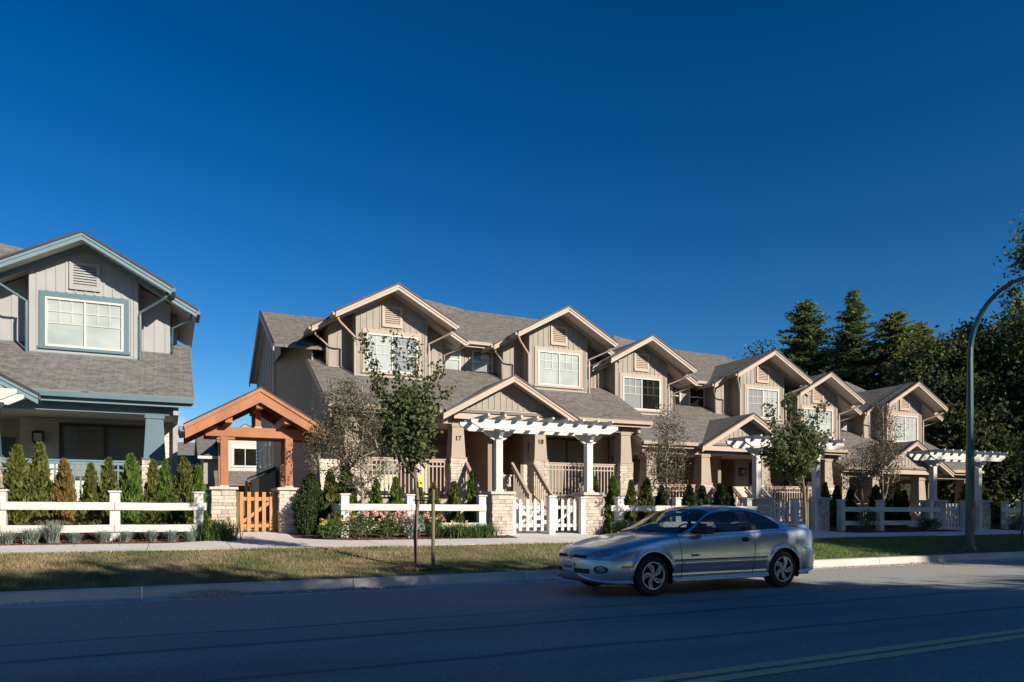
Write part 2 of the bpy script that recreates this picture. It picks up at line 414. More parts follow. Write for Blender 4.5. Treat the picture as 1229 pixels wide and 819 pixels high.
def build_ground():
    def st(o): tag(o, kind='structure'); return o
    st(sheet('ground', [-900, -300] + XS + [900], [22, 30, 60, 150, 900], -.004, M['yard']))
    st(sheet('garden_bed', XS, [17.2, 18.3, 20.0, 22.0], -.004, M['soil']))
    st(sheet('road', [-300, 300], [-6.0, 11.35], 0, M['road'], flat=0.0))
    st(sheet('near_ground', [-900, 900], [-900, -6.0], .02, M['yard'], flat=0.0))
    # gutter pan + kerb, cast in lengths with joints
    g = MB(); x = -40.0
    while x < 110:
        L = 3.05
        a, bx = x+.006, x+L-.006
        prof = [(11.35,.0),(11.35,.004),(11.78,-.012+.0),(11.84,.012),(11.855,.135),(11.875,.15),(12.0,.153),(12.0,-.1),(11.35,-.1)]
        g.prism([(a, p[0]+.0008*x*0, p[1]) for p in prof], (bx-a, 0, 0))
        x += L
    st(g.build('kerb', M['kerb']))
    st(sheet('kerb_joint_base', [-300, 300], [11.4, 11.98], -.05, M['soil'], flat=0.0))
    st(sheet('verge', XS, [YK, 12.6, 13.8, 15.45], .0, M['turf']))
    # sidewalk slabs
    s = MB(); x = -40.16
    while x < 90:
        L = 1.53; a, bx = x+.006, x+L-.006
        y0, y1 = 15.45, 17.2
        z = [gz(a, y0)+.012, gz(bx, y0)+.012, gz(bx, y1)+.012, gz(a, y1)+.012]
        s.hexa([(a,y0,z[0]-.1),(bx,y0,z[1]-.1),(bx,y1,z[2]-.1),(a,y1,z[3]-.1),(a,y0,z[0]),(bx,y0,z[1]),(bx,y1,z[2]),(a,y1,z[3])])
        x += L
    st(s.build('sidewalk', M['conc'], bevel=.006))
    st(sheet('sidewalk_base', XS, [15.45, 17.2], -.02, M['soil']))
    # garden paths to the gates
    def path(name, x0, x1, y1, flare=.9):
        mb = MB(); ys = [17.2, 17.7, 18.3, 19.0, 20.0, 22.0]; ys = [y for y in ys if y < y1] + [y1]
        vs = []
        for y in ys:
            f = flare*max(0, (18.3-y)/1.1)**1.6
            for xx in (x0-f, (x0+x1)/2, x1+f): vs.append((xx, y, gz(xx, y)+.009))
        mb.add(vs, [(j*3+i, j*3+i+1, j*3+i+4, j*3+i+3) for j in range(len(ys)-1) for i in range(2)])
        return st(mb.build(name, M['conc'], fix=False))
    path('garden_path', 1.25, 2.75, 22.0, 1.3)
    path('garden_path', 8.45, 10.95, 21.9, .25)
    path('garden_path', 17.9, 20.4, 21.9, .25)
    path('garden_path', 26.7, 29.1, 21.9, .25)
    # yellow double centre line, slightly broken
    for i, (ya, yb) in enumerate(((4.265, 4.395), (4.465, 4.595))):
        mb = MB(); xs = frange(-60, 140, 2.0)
        for a, b2 in zip(xs, xs[1:]):
            f = lambda x: .044*(min(max(x, -4), 12)-3.1)
            mb.add([(a, ya+f(a), .004), (b2, ya+f(b2), .004), (b2, yb+f(b2), .004), (a, yb+f(a), .004)], [(0,1,2,3)])
        st(mb.build('centre_line', M['ypaint'], fix=False))
build_ground()

# little gravel heap lying in the gutter, and grit
def pebbles(name, cx, cy, rx, ry, n, h, mat, label, cat, zb=0.0, s0=.012, s1=.03):
    V = []; F = []
    for i in range(n):
        r = math.sqrt(random.random()); t = random.random()*6.283
        x = cx+rx*r*math.cos(t); y = cy+ry*r*math.sin(t); z = zb + h*(1-r*r) + random.uniform(0, .006)
        s = random.uniform(s0, s1); b = len(V)
        for d in ((1,0,0),(-1,0,0),(0,1,0),(0,-1,0),(0,0,.7),(0,0,-.7)):
            V.append((x+d[0]*s*random.uniform(.7,1.2), y+d[1]*s*random.uniform(.7,1.2), z+d[2]*s))
        F += [(b+a, b+c, b+e) for a, c, e in ((0,2,4),(2,1,4),(1,3,4),(3,0,4),(2,0,5),(1,2,5),(3,1,5),(0,3,5))]
    o = np_mesh(name, V, F, mat); return tag(o, label, cat, kind='stuff')
M['grit'] = pmat('tan_grit', (.50,.41,.30), (.36,.29,.21), 12, .95, island=.35)
M['fall'] = pmat('fallen_leaves', (.30,.17,.09), (.20,.11,.06), 12, .95, island=.4)
pebbles('gravel', .55, 11.6, .55, .20, 1400, .075, M['grit'], 'low heap of tan gravel lying in the gutter', 'gravel')
pebbles('gravel', 2.2, 11.65, 1.5, .16, 700, .012, M['grit'], 'thin scatter of grit along the gutter right of the heap', 'gravel')
pebbles('gravel', 14.5, 11.4, 4.5, .3, 1500, .006, M['grit'], 'thin scatter of grit in the gutter behind the car', 'gravel', s0=.006, s1=.016)
pebbles('bark_mulch', 4.05, 12.85, .62, .42, 900, .06, M['fall'], 'brown mulch and dead leaves round the foot of the staked tree', 'mulch', zb=gz(4.05,12.85), s0=.012, s1=.035)
# ------------------------------------------------------------------ houses
def lap(mb, p, d, L, n, z0, z1, step=.16, proud=.02, m=0):
    """horizontal lap boards on a wall: p start, d unit direction, n outward unit"""
    p = Vector(p); d = Vector(d); n = Vector(n); z = z0
    while z < z1-.02:
        zt = min(z+step, z1)
        a = Vector((p.x, p.y, 0)); b = a + d*L
        q = [a+Vector((0,0,z)), b+Vector((0,0,z)), b+n*proud+Vector((0,0,z)), a+n*proud+Vector((0,0,z)),
             a+Vector((0,0,zt)), b+Vector((0,0,zt)), b+n*.003+Vector((0,0,zt)), a+n*.003+Vector((0,0,zt))]
        mb.hexa(q, m); z = zt

def roof_quad(mb, a, b, c, d, th=.09):
    """a,b eave (left,right) c,d ridge (right,left). top shingled (mat 0), rest soffit (mat 1)"""
    a, b, c, d = (Vector(q) for q in (a, b, c, d))
    n = (b-a).cross(d-a).normalized()
    if n.z < 0: n = -n
    e = (b-a).normalized(); o = a
    s = (n.cross(e)); s = s if s.z > 0 else -s
    uv = [((q-o).dot(e), (q-o).dot(s)) for q in (a, b, c, d)]
    k = (hash((round(a.x, 1), round(a.y, 1))) % 17)*.7
    uv = [(u+k, v) for u, v in uv]
    lo = [q-Vector((0,0,th)) for q in (a, b, c, d)]
    mb.add([a, b, c, d], [(0,1,2),(0,2,3)], 0, [uv[:3], [uv[0], uv[2], uv[3]]])
    mb.add(lo, [(2,1,0),(3,2,0)], 1)
    mb.add([a, b, c, d]+lo, [(0,4,5,1),(1,5,6,2),(2,6,7,3),(3,7,4,0)], 0, [[(0,.05),(0,0),(1,0),(1,.05)]]*4)

def stone_pier(name, cx, cy, w, z0, z1, parent, cap=True, d=None):
    d = d or w
    mb = MB(); mb.box(cx-w/2+.03, cx+w/2-.03, cy-d/2+.03, cy+d/2-.03, z0-.2, z1-.01, 1)
    z = z0-.05
    while z < z1-.015:
        h = random.uniform(.065, .125); zt = min(z+h, z1)
        if z1-zt < .04: zt = z1
        for side in range(4):
            L = w if side % 2 == 0 else d
            x = 0
            while x < L-.01:
                l = random.uniform(.10, .34); xe = min(x+l, L)
                if L-xe < .07: xe = L
                o = random.uniform(-.012, .016); g = .004
                a, b = x-L/2+g, xe-L/2-g
                if side == 0: mb.box(cx+a, cx+b, cy-d/2-o, cy-d/2+.05, z+g, zt-g, 0)
                elif side == 2: mb.box(cx+a, cx+b, cy+d/2-.05, cy+d/2+o, z+g, zt-g, 0)
                elif side == 1: mb.box(cx+w/2-.05, cx+w/2+o, cy+a, cy+b, z+g, zt-g, 0)
                else: mb.box(cx-w/2-o, cx-w/2+.05, cy+a, cy+b, z+g, zt-g, 0)
                x = xe
        z = zt
    p = mb.build(name, [M['stone'], M['mortar']], parent)
    if cap:
        c = MB(); c.box(cx-w/2-.05, cx+w/2+.05, cy-d/2-.05, cy+d/2+.05, z1, z1+.07)
        c.build('cap', M['stcap'], p, bevel=.012, off=root_off(parent))
    return p

def window(parent, x0, x1, z0, z1, y, kind='slider', blinds=('blind','blind'), trim=None, split=.5, grid=(3,2), gridf=.52, name='window'):
    """white framed window lying on a wall whose face is at y; looks to -y"""
    off = root_off(parent); fw = .055
    f = MB()
    yo = y-.06
    f.box(x0-fw, x1+fw, yo, y, z1, z1+fw); f.box(x0-fw, x1+fw, yo, y, z0-fw, z0)
    f.box(x0-fw, x0, yo, y, z0, z1); f.box(x1, x1+fw, yo, y, z0, z1)
    xm = x0+(x1-x0)*split
    panes = [(x0, xm-.025), (xm+.025, x1)] if kind != 'single' else [(x0, x1)]
    if kind != 'single': f.box(xm-.025, xm+.025, yo+.01, y, z0, z1)
    else: f.box(x0, x1, yo+.012, y, (z0+z1)/2-.025, (z0+z1)/2+.025)
    w = f.build(name, M['frame'], parent, bevel=.006)
    for i, (a, b) in enumerate(panes):
        bl = blinds[i % len(blinds)]
        q = MB(); q.box(a, b, y-.012, y-.002, z0, z1)
        q.build('blind' if 'blind' in bl else 'dark_interior', M[bl], w, off=off)
        if grid:
            g = MB(); zt = z1; zb = z1-(z1-z0)*gridf
            for k in range(1, grid[0]):
                xx = a+(b-a)*k/grid[0]; g.box(xx-.011, xx+.011, y-.03, y-.016, zb, zt)
            for k in range(1, grid[1]+1):
                zz = zt-(zt-zb)*k/grid[1]; g.box(a, b, y-.0305, y-.0155, zz-.011, zz+.011)
            g.build('glazing_bar', M['frame'], w, off=off)
        g = MB(); g.add([(a, y-.038, z0), (b, y-.038, z0), (b, y-.038, z1), (a, y-.038, z1)], [(0,1,2,3)])
        g.build('pane', M['glass'] if 'blind' in bl else M['dglass'], w, off=off, fix=False)
    if trim:
        t = MB(); tw = .13; e = fw
        t.box(x0-e-tw, x1+e+tw, y-.035, y, z1+e, z1+e+tw+.02); t.box(x0-e-tw-.03, x1+e+tw+.03, y-.06, y, z0-e-.07, z0-e)
        t.box(x0-e-tw, x0-e, y-.035, y, z0-e, z1+e); t.box(x1+e, x1+e+tw, y-.035, y, z0-e, z1+e)
        t.build('casing', trim, w, off=off)
    return w

def gable_wall(mb, xc, hw, y, zb, zpk, sl, m=0, th=.12, xl=None, xr=None):
    xl = -hw if xl is None else xl; xr = hw if xr is None else xr
    pts = [(xc+xl, y, zb), (xc+xr, y, zb), (xc+xr, y, zpk-sl*abs(xr))]
    if xl < 0 < xr: pts.append((xc, y, zpk))
    pts.append((xc+xl, y, zpk-sl*abs(xl)))
    mb.prism(pts, (0, th, 0), m)

def battens(mb, xc, xl, xr, y, zb, zpk, sl, step=.3, skip=None, m=0):
    x = xl+.05
    while x < xr:
        zt = zpk-sl*abs(x)-.01
        segs = [(zb, zt)]
        if skip:
            for (a, b, c, d) in skip:
                if a < x < b:
                    ns = []
                    for (p, q) in segs:
                        if c > p: ns.append((p, min(q, c)))
                        if d < q: ns.append((max(p, d), q))
                    segs = ns
        for p, q in segs:
            if q-p > .03: mb.box(xc+x-.02, xc+x+.02, y-.018, y, p, q, m)
        x += step

def rake(fa, ed, xc, hl, hr, y, zpk, sl, h=.175, th=.04):
    """barge boards on the front of a gable roof whose top surface peaks at zpk"""
    for sx, L in ((-1, hl), (1, hr)):
        if L <= 0: continue
        zt, ze = zpk-.03, zpk-.03-sl*L
        fa.prism([(xc, y, zt), (xc+sx*L, y, ze), (xc+sx*L, y, ze-h), (xc, y, zt-h)], (0, -th, 0))
        # upper shadow board, narrower and proud
        fa.prism([(xc, y-th, zt+.0), (xc+sx*L, y-th, ze+.0), (xc+sx*L, y-th, ze-.07), (xc, y-th, zt-.07)], (0, -.025, 0))
        ed.prism([(xc, y+.02, zpk+.03), (xc+sx*(L+.03), y+.02, ze+.03+.03), (xc+sx*(L+.03), y+.02, ze), (xc, y+.02, zt)], (0, -th-.065, 0))

def gable_roof(rf, xc, hl, hr, y0, y1, zpk, sl):
    if hl > 0: roof_quad(rf, (xc-hl, y1, zpk-sl*hl), (xc-hl, y0, zpk-sl*hl), (xc, y0, zpk), (xc, y1, zpk))
    if hr > 0: roof_quad(rf, (xc+hr, y0, zpk-sl*hr), (xc+hr, y1, zpk-sl*hr), (xc, y1, zpk), (xc, y0, zpk))

BEIGE = dict(wall='bwall', trim='btrim', pale='bpale', rail='brail', lapm='blap', dark='bdark', col='bcol', shingle='shingle', pipe='bpale', sof='soffit', casing='btrim')
BLUE = dict(wall='gwall', trim='gtrim', pale='gpale', rail='gpale', lapm='glap', dark='glap', col='gtrim', shingle='gshingle', pipe='gtrim', sof='soffit', casing='gtrim')

def duplex(xc, yo, zo, P, label, numbers=None, wins=None, Llow=-5.85, Rlow=5.8, gap=3.29, capL=2.75, capR=2.75, leftwing=True, rightend=False, group=None, cols=(-5.15,-1.62,1.45,5.0), boxL=2.1, mainR=None):
    """twin town house. local x from the porch peak; depths below are those of the first beige one"""
    Y = lambda y: y+yo
    Z = lambda z: z+zo
    T = thing('duplex_house', (xc, Y(24.75), gz(xc, 22)), label, 'house', group)
    off = T.location
    sl = .55
    W = MB(); B = W; RF = MB(); FA = MB(); ED = MB(); G = MB()
    ybox, ywide, ymain = Y(24.95), Y(25.6), Y(26.3)
    yr0, yr1 = Y(24.2), Y(24.9)
    zpk = Z(8.89)
    yridge = Y(30.0)
    # --- upper gables
    for gi, sx in enumerate((-1, 1)):
        c = xc+sx*gap
        hw = 1.27
        gable_wall(W, c, hw, ybox, Z(5.3), zpk-.14, sl)
        for s2 in (-1, 1):
            W.box(c+s2*hw-(.12 if s2 > 0 else 0), c+s2*hw+(.12 if s2 < 0 else 0), ybox+.12, ywide, Z(5.3), zpk-.14-sl*hw)
            # side battens
            for k in range(2): 
                xx = c+s2*hw; B.box(min(xx, xx+s2*.018), max(xx, xx+s2*.018), ybox+.2+.28*k, ybox+.24+.28*k, Z(5.3), zpk-.16-sl*hw)
            # corner boards
            B.box(c+s2*hw-(.1 if s2 > 0 else -.0), c+s2*hw+(.1 if s2 < 0 else 0), ybox-.022, ybox, Z(5.5), zpk-.15-sl*hw)
        wl = -2.07 if not (sx < 0 and capL < 2.7) else -(capL-.35)
        wr = 2.07 if not (sx > 0 and capR < 2.7) else capR-.35
        gable_wall(W, c, 2.07, ywide, Z(5.5), zpk-.16, sl, xl=wl, xr=wr)
        for s2, e in ((-1, wl), (1, wr)):
            xx = c+e
            W.box(xx-(.12 if s2 > 0 else 0), xx+(.12 if s2 < 0 else 0), ywide+.12, ymain+.3, Z(5.5), zpk-.16-sl*abs(e))
            for k in range(3):
                B.box(min(xx, xx+s2*.018), max(xx, xx+s2*.018), ywide+.12+.28*k, ywide+.16+.28*k, Z(5.9), zpk-.2-sl*abs(e))
            B.box(min(xx, xx-s2*.09), max(xx, xx-s2*.09), ywide-.022, ywide, Z(6.0), zpk-.17-sl*abs(e))
        battens(B, c, wl, -hw-.05, ywide, Z(5.9), zpk-.2, sl, .28)
        battens(B, c, hw+.08, wr, ywide, Z(5.9), zpk-.2, sl, .28)
        # base skirt of the bay and of the recessed part
        FA.box(c-hw-.03, c+hw+.03, ybox-.04, ybox, Z(5.62), Z(5.78))
        FA.box(c-hw, c+hw, ybox-.03, ybox, Z(5.80), Z(5.85))
        FA.box(c+hw+.02, c+wr, ywide-.035, ywide, Z(6.05), Z(6.2)); FA.box(c+wl, c-hw-.02, ywide-.035, ywide, Z(6.05), Z(6.2))
        # window and vent
        wk = (wins or {}).get(gi, ('blind', 'blind'))
        wx0, wx1, wz0, wz1 = c-.86, c+.86, Z(6.06), Z(7.25)
        window(T, wx0, wx1, wz0, wz1, ybox, 'slider', wk, M[P['casing']])
        V = MB(); vx0, vx1, vz0, vz1 = c-.27, c+.27, Z(7.66), Z(8.22)
        V.box(vx0-.09, vx1+.09, ybox-.05, ybox, vz1, vz1+.09); V.box(vx0-.09, vx1+.09, ybox-.06, ybox, vz0-.09, vz0)
        V.box(vx0-.09, vx0, ybox-.05, ybox, vz0, vz1); V.box(vx1, vx1+.09, ybox-.05, ybox, vz0, vz1)
        for k in range(8):
            zz = vz0+(vz1-vz0)*(k+.1)/8
            V.hexa([(vx0,ybox-.045,zz),(vx1,ybox-.045,zz),(vx1,ybox-.005,zz+.05),(vx0,ybox-.005,zz+.05),
                    (vx0,ybox-.045,zz+.014),(vx1,ybox-.045,zz+.014),(vx1,ybox-.005,zz+.064),(vx0,ybox-.005,zz+.064)])
        vo = V.build('gable_vent', M[P['pale']] if P is BEIGE else M['gwall'], T)
        V2 = MB(); V2.box(vx0, vx1, ybox-.004, ybox-.001, vz0, vz1); V2.build('vent_shade_panel', M['edge'], vo, off=off)  # dark sheet painted for the shade behind the slats
        battens(B, c, -hw+.13, hw-.1, ybox, Z(5.9), zpk-.16, sl, .22, skip=[(-1.06, 1.06, 5.9+zo, 7.47+zo), (-.38, .38, 7.55+zo, 8.33+zo)])
        # roofs of bay and wide gable: 15 mm apart so they never share a plane
        bl = boxL if sx < 0 else 2.1
        gable_roof(RF, c, bl, 2.1, yr0, yr1+.3, zpk, sl)
        L2, R2 = (capL if sx < 0 else 2.75), (capR if sx > 0 else 2.75)
        gable_roof(RF, c, L2, R2, yr1, yridge, zpk-.02, sl)
        rake(FA, ED, c, bl, 2.1, yr0, zpk, sl)
        rake(FA, ED, c, L2, R2, yr1, zpk-.02, sl)
        # eave gutters along the bay roof ends
        for s2, L in ((-1, bl), (1, 2.1)):
            if L < 2: continue
            xx = c+s2*L; ze = zpk-sl*L
            G.box(min(xx, xx+s2*.1), max(xx, xx+s2*.1), yr0-.02, yr1-.07, ze-.13, ze-.03)
        for s2, L in ((-1, L2), (1, R2)):
            if L < 2.7: continue
            xx = c+s2*L; ze = zpk-.02-sl*L
            G.box(min(xx, xx+s2*.1), max(xx, xx+s2*.1), yr1-.02, Y(25.9), ze-.13, ze-.03)
        # rain pipes
        for s2 in (-1, 1):
            if s2 < 0 and bl < 2: continue
            DP = MB()
            xa = c+s2*2.0; za = zpk-sl*2.1-.1
            xb = c+s2*(hw+.05); 
            DP.tube([(xa, yr0+.1, za), (xa, yr0+.1, za-.12), (xa-s2*.08, yr0+.16, za-.2), (xb, ybox-.03, za-.50), (xb, ybox-.06, za-.62), (xb, ybox-.06, Z(5.74)), (xb-s2*-.0, ybox-.2, Z(5.68))], .04, 6)
            DP.build('downpipe', M[P['pipe']], T, smooth=True); DP = MB()
            DP.tube([(c+s2*2.62, yr1+.15, zpk-sl*2.75-.12), (c+s2*2.6, yr1+.2, zpk-sl*2.75-.25), (c+s2*2.13, ywide-.04, zpk-sl*2.75-.45), (c+s2*2.13, ywide-.05, Z(6.2))], .035, 6)
            DP.build('downpipe', M[P['pipe']], T, smooth=True)
    # --- main wall between the gables, small windows
    W.box(xc-gap+1.9, xc+gap-1.9, ymain, ymain+.12, Z(5.9), Z(7.7))
    battens(B, xc, -1.3, 1.35, ymain, Z(6.2), Z(7.6), 0, .3, skip=[(-1.25, -.12, 6.3+zo, 7.5+zo), (.12, 1.25, 6.3+zo, 7.5+zo)])
    sw = (wins or {}).get('small', ('blind', 'blind'))
    window(T, xc-1.05, xc-.3, Z(6.55), Z(7.35), ymain, 'single', (sw[0],), M[P['casing']] if P is BLUE else M[P['wall']], grid=(2,2) if sw[0] != 'blind' else None)
    window(T, xc+.28, xc+1.03, Z(6.55), Z(7.35), ymain, 'single', (sw[1],), M[P['casing']] if P is BLUE else M[P['wall']], grid=(2,2) if sw[1] != 'blind' else None)
    FA.box(xc-gap+2.1, xc+gap-2.1, Y(25.72), Y(25.76), Z(7.36), Z(7.56))
    G.box(xc-gap+2.6, xc+gap-2.6, Y(25.6), Y(25.72), Z(7.45), Z(7.56))
    # main roof front and back
    xl, xr = xc-gap-2.6, xc+(mainR or Rlow-.1)
    ze = Z(7.6); yf = Y(25.75); yb = Y(34.3)
    RF2 = RF
    roof_quad(RF2, (xc-gap-1.0, yf, ze), (xc+gap+1.0, yf, ze), (xc+1.4, yridge, Z(9.97)), (xc-1.3, yridge, Z(10.32)))
    roof_quad(RF2, (xc+gap+1.0, yf, ze), (xr, yf+.6, ze+.3), (xr-.2, yridge, Z(9.93)), (xc+1.4, yridge, Z(9.97)))
    roof_quad(RF2, (xc+1.4, yb, ze), (xc-gap-1.0, yb, ze), (xc-1.3, yridge, Z(10.30)), (xc+1.4, yridge, Z(9.95)))
    roof_quad(RF2, (xr, yb, ze), (xc+1.4, yb, ze), (xc+1.4, yridge, Z(9.95)), (xr-.2, yridge, Z(9.91)))
    # gable end closing the right side
    W.prism([(xr-.25, Y(26.5), Z(5.5)), (xr-.25, Y(34.0), Z(5.5)), (xr-.25, Y(34.0), Z(7.7)), (xr-.25, yridge, Z(9.8)), (xr-.25, Y(26.5), Z(7.8))], (-.12, 0, 0))
    # --- left wing with its own gable end, ridge as high as the bays
    if leftwing:
        x0 = xc-6.85
        roof_quad(RF, (x0-.25, Y(25.9), Z(6.86)), (xc-gap-2.0, Y(25.9), Z(6.86)), (xc-gap-.5, yridge, Z(8.94)), (x0-.25, yridge, Z(8.94)))
        roof_quad(RF, (xc-gap, Y(34.1), Z(6.86)), (x0-.25, Y(34.1), Z(6.86)), (x0-.25, yridge, Z(8.94)), (xc-gap, yridge, Z(8.94)))
        W.prism([(x0, Y(28.0), gz(x0, 22)-.2), (x0, Y(33.8), gz(x0, 22)-.2), (x0, Y(33.8), Z(6.95)), (x0, yridge, Z(8.8)), (x0, Y(26.3), Z(6.95)), (x0, Y(26.3), Z(6.6)), (x0, Y(28.0), Z(6.6))], (.02, 0, 0))
        W.prism([(x0, Y(28.0), gz(x0, 22)-.2), (xc+Llow, Y(26.0), gz(x0, 22)-.2), (xc+Llow, Y(26.0), Z(7.0)), (x0, Y(28.0), Z(7.4))], (.06, .06, 0))  # added slanting wall, angled so this corner stays in shade
        for k in range(2, 11):
            yy = Y(26.5)+.7*k; zt = Z(8.78)-sl*.93*abs(yy-yridge)
            B.box(x0-.018, x0, yy, yy+.045, Z(4.5), zt-.1)
        B.box(x0-.03, x0, Y(28.0), Y(33.8), Z(4.35), Z(4.5))
        # rake board on the end gable
        for s2 in (-1, 1):
            FA.prism([(x0-.25, yridge, Z(8.9)), (x0-.25, yridge+s2*4.1, Z(6.82)), (x0-.25, yridge+s2*4.1, Z(6.62)), (x0-.25, yridge, Z(8.7))], (-.04, 0, 0))
        for s2 in (-1, 1):
            ED.prism([(x0-.29, yridge, Z(8.96)), (x0-.29, yridge+s2*4.15, Z(6.86)), (x0-.29, yridge+s2*4.15, Z(6.80)), (x0-.29, yridge, Z(8.90))], (.06, 0, 0))
        # lower wing side wall below the porch roof end
        xs = xc+Llow
        W.prism([(xs, Y(25.0), gz(xs, 22)-.2), (xs, Y(29.0), gz(xs, 22)-.2), (xs, Y(29.0), Z(7.9)), (xs, Y(22.75), Z(4.48)), (xs, Y(22.75), Z(4.1)), (xs, Y(25.0), Z(4.1))], (.12, 0, 0))
        roof_quad(RF, (xs-.12, Y(26.4), Z(6.64)), (xc-gap-1.9, Y(26.4), Z(6.64)), (xc-gap-1.9, Y(28.9), Z(8.0)), (xs-.12, Y(28.9), Z(8.0)))
        FA.prism([(xs-.12, Y(26.4), Z(6.59)), (xs-.12, Y(28.9), Z(7.96)), (xs-.12, Y(28.9), Z(7.78)), (xs-.12, Y(26.4), Z(6.41))], (-.03, 0, 0))
        lap(W, (xs, Y(24.95)), (0,1,0), 4.0, (-1,0,0), gz(xs, 22)-.05, Z(4.3), m=1)
        lap(W, (x0, Y(28.0)), (0,1,0), 5.8, (-1,0,0), gz(xs, 22)-.05, Z(4.34), m=1)
        # side windows
        for yy, zz in ((28.4, 3.3), (29.7, 3.3), (31.5, 3.2)):
            s = MB(); s.box(x0-.05, x0, Y(yy), Y(yy+.6), Z(zz-.4), Z(zz+.5)); wo = s.build('side_window', M['frame'], T)
            s = MB(); s.box(x0-.058, x0-.05, Y(yy+.07), Y(yy+.53), Z(zz-.33), Z(zz+.43)); s.build('pane', M['dglass'], wo, off=off)
            s = MB(); s.box(x0-.054, x0-.0505, Y(yy+.07), Y(yy+.53), Z(zz-.33), Z(zz+.43)); s.build('dark_interior', M['inside'], wo, off=off)
    if not leftwing:
        W.box(xc+Llow, xc+Llow+.12, Y(25.0), Y(34), gz(xc, 22)-.2, Z(6.3))
        W.prism([(xc+Llow, Y(25.0), Z(4.1)), (xc+Llow, Y(25.0), Z(5.7)), (xc+Llow, Y(22.75), Z(4.48)), (xc+Llow, Y(22.75), Z(4.1))], (.12, 0, 0))
    # right end wall
    xe = xc+Rlow-.25
    W.prism([(xe, Y(25.0), gz(xe, 22)-.2), (xe, Y(34), gz(xe, 22)-.2), (xe, Y(34), Z(7.5)), (xe, Y(26.5), Z(7.5)), (xe, Y(26.5), Z(6.5)), (xe, Y(22.75), Z(4.48)), (xe, Y(22.75), Z(4.1)), (xe, Y(25.0), Z(4.1))], (-.12, 0, 0))
    # --- lower (porch) roof
    yl = Y(22.6)
    roof_quad(RF, (xc+Llow-.12, yl, Z(4.55)), (xc+Rlow+.1, yl, Z(4.55)), (xc+Rlow+.1, Y(26.4), Z(6.64)), (xc+Llow-.12, Y(26.4), Z(6.64)))
    FA.box(xc+Llow-.1, xc-2.2, yl-.0, yl+.035, Z(4.28), Z(4.46)); FA.box(xc+2.2, xc+Rlow+.08, yl, yl+.035, Z(4.28), Z(4.46))
    G.box(xc+Llow-.12, xc-2.35, yl-.13, yl-.001, Z(4.38), Z(4.50)); G.box(xc+2.35, xc+Rlow+.1, yl-.13, yl-.001, Z(4.38), Z(4.50))
    for s2, xx in ((-1, xc+Llow-.12), (1, xc+Rlow+.1)):
        FA.prism([(xx, yl, Z(4.50)), (xx, Y(26.4), Z(6.59)), (xx, Y(26.4), Z(6.40)), (xx, yl, Z(4.31))], (s2*.03, 0, 0))
    # porch ceiling
    S = MB(); S.box(xc+Llow+.12, xc+Rlow-.37, Y(23.09), Y(25.2), Z(4.16), Z(4.2)); S.build('porch_ceiling', M[P['sof']], T)
    # beam on the columns
    FA.box(xc+Llow+.12, xc+cols[1]-.2, Y(22.92), Y(23.08), Z(4.1), Z(4.62)); FA.box(xc+cols[2]+.2, xc+Rlow-.37, Y(22.92), Y(23.08), Z(4.1), Z(4.62))
    # --- porch gable
    pz = Z(5.73); ph = 2.5
    gable_roof(RF, xc+.1, ph, ph, Y(22.2), Y(25.1), pz, sl)
    rake(FA, ED, xc+.1, ph, ph, Y(22.2), pz, sl, h=.19)
    gable_wall(W, xc+.1, 1.9, Y(22.72), Z(4.5), pz-.14, sl)
    battens(B, xc+.1, -1.4, 1.4, Y(22.72), Z(4.60), pz-.16, sl, .22)
    FA.box(xc-1.85, xc+2.05, Y(22.66), Y(22.72), Z(4.25), Z(4.54)); FA.box(xc-1.9, xc+2.1, Y(22.62), Y(22.72), Z(4.54), Z(4.59))
    gable_wall(W, xc+.1, 1.9, Y(22.9), Z(4.25), pz-.14, sl)
    # --- ground floor front walls
    zf = Z(1.65)
    zg = gz(xc, 22)-.2
    xw0, xw1 = xc+Llow+.12, xc+Rlow-.37
    W.box(xw0, xc-1.95, Y(25.2), Y(25.32), zg, Z(4.2)); W.box(xc+1.9, xw1, Y(25.2), Y(25.32), zg, Z(4.2))
    lap(W, (xw0, Y(25.2)), (1,0,0), xc-1.95-xw0, (0,-1,0), zf-.6, Z(4.15), m=1)
    lap(W, (xc+1.9, Y(25.2)), (1,0,0), xw1-xc-1.9, (0,-1,0), zf-.6, Z(4.15), m=1)
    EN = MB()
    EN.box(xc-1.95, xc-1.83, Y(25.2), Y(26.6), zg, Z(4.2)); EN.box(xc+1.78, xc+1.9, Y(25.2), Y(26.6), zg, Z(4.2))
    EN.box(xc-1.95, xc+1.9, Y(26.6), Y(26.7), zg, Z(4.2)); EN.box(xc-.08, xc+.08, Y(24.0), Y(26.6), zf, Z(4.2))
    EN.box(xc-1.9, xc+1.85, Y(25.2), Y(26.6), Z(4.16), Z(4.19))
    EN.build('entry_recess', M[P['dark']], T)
    for s2 in (-1, 1):
        dx = xc+s2*1.0
        D = MB(); D.box(dx-.45, dx+.45, Y(26.54), Y(26.6), zf, zf+2.05); d = D.build('front_door', M['bcol'] if P is BEIGE else M['gtrim'], T)
        D = MB()
        for a in (-.3, .05):
            for zz, hh in ((.2, .6), (.95, .9)): D.box(dx+a, dx+a+.25, Y(26.525), Y(26.54), zf+zz, zf+zz+hh)
        D.build('door_panel', M['bdark'] if P is BEIGE else M['gtrim'], d, off=off)
        D = MB(); D.lathe([(.0,0),(.03,0),(.03,.05),(.0,.05)], (dx-s2*.38, Y(26.48), zf+1.0), 10, 'y'); D.build('handle', M['black'], d, off=off)
        L = MB(); lx = xc+s2*(1.72 if P is BEIGE else 1.72)
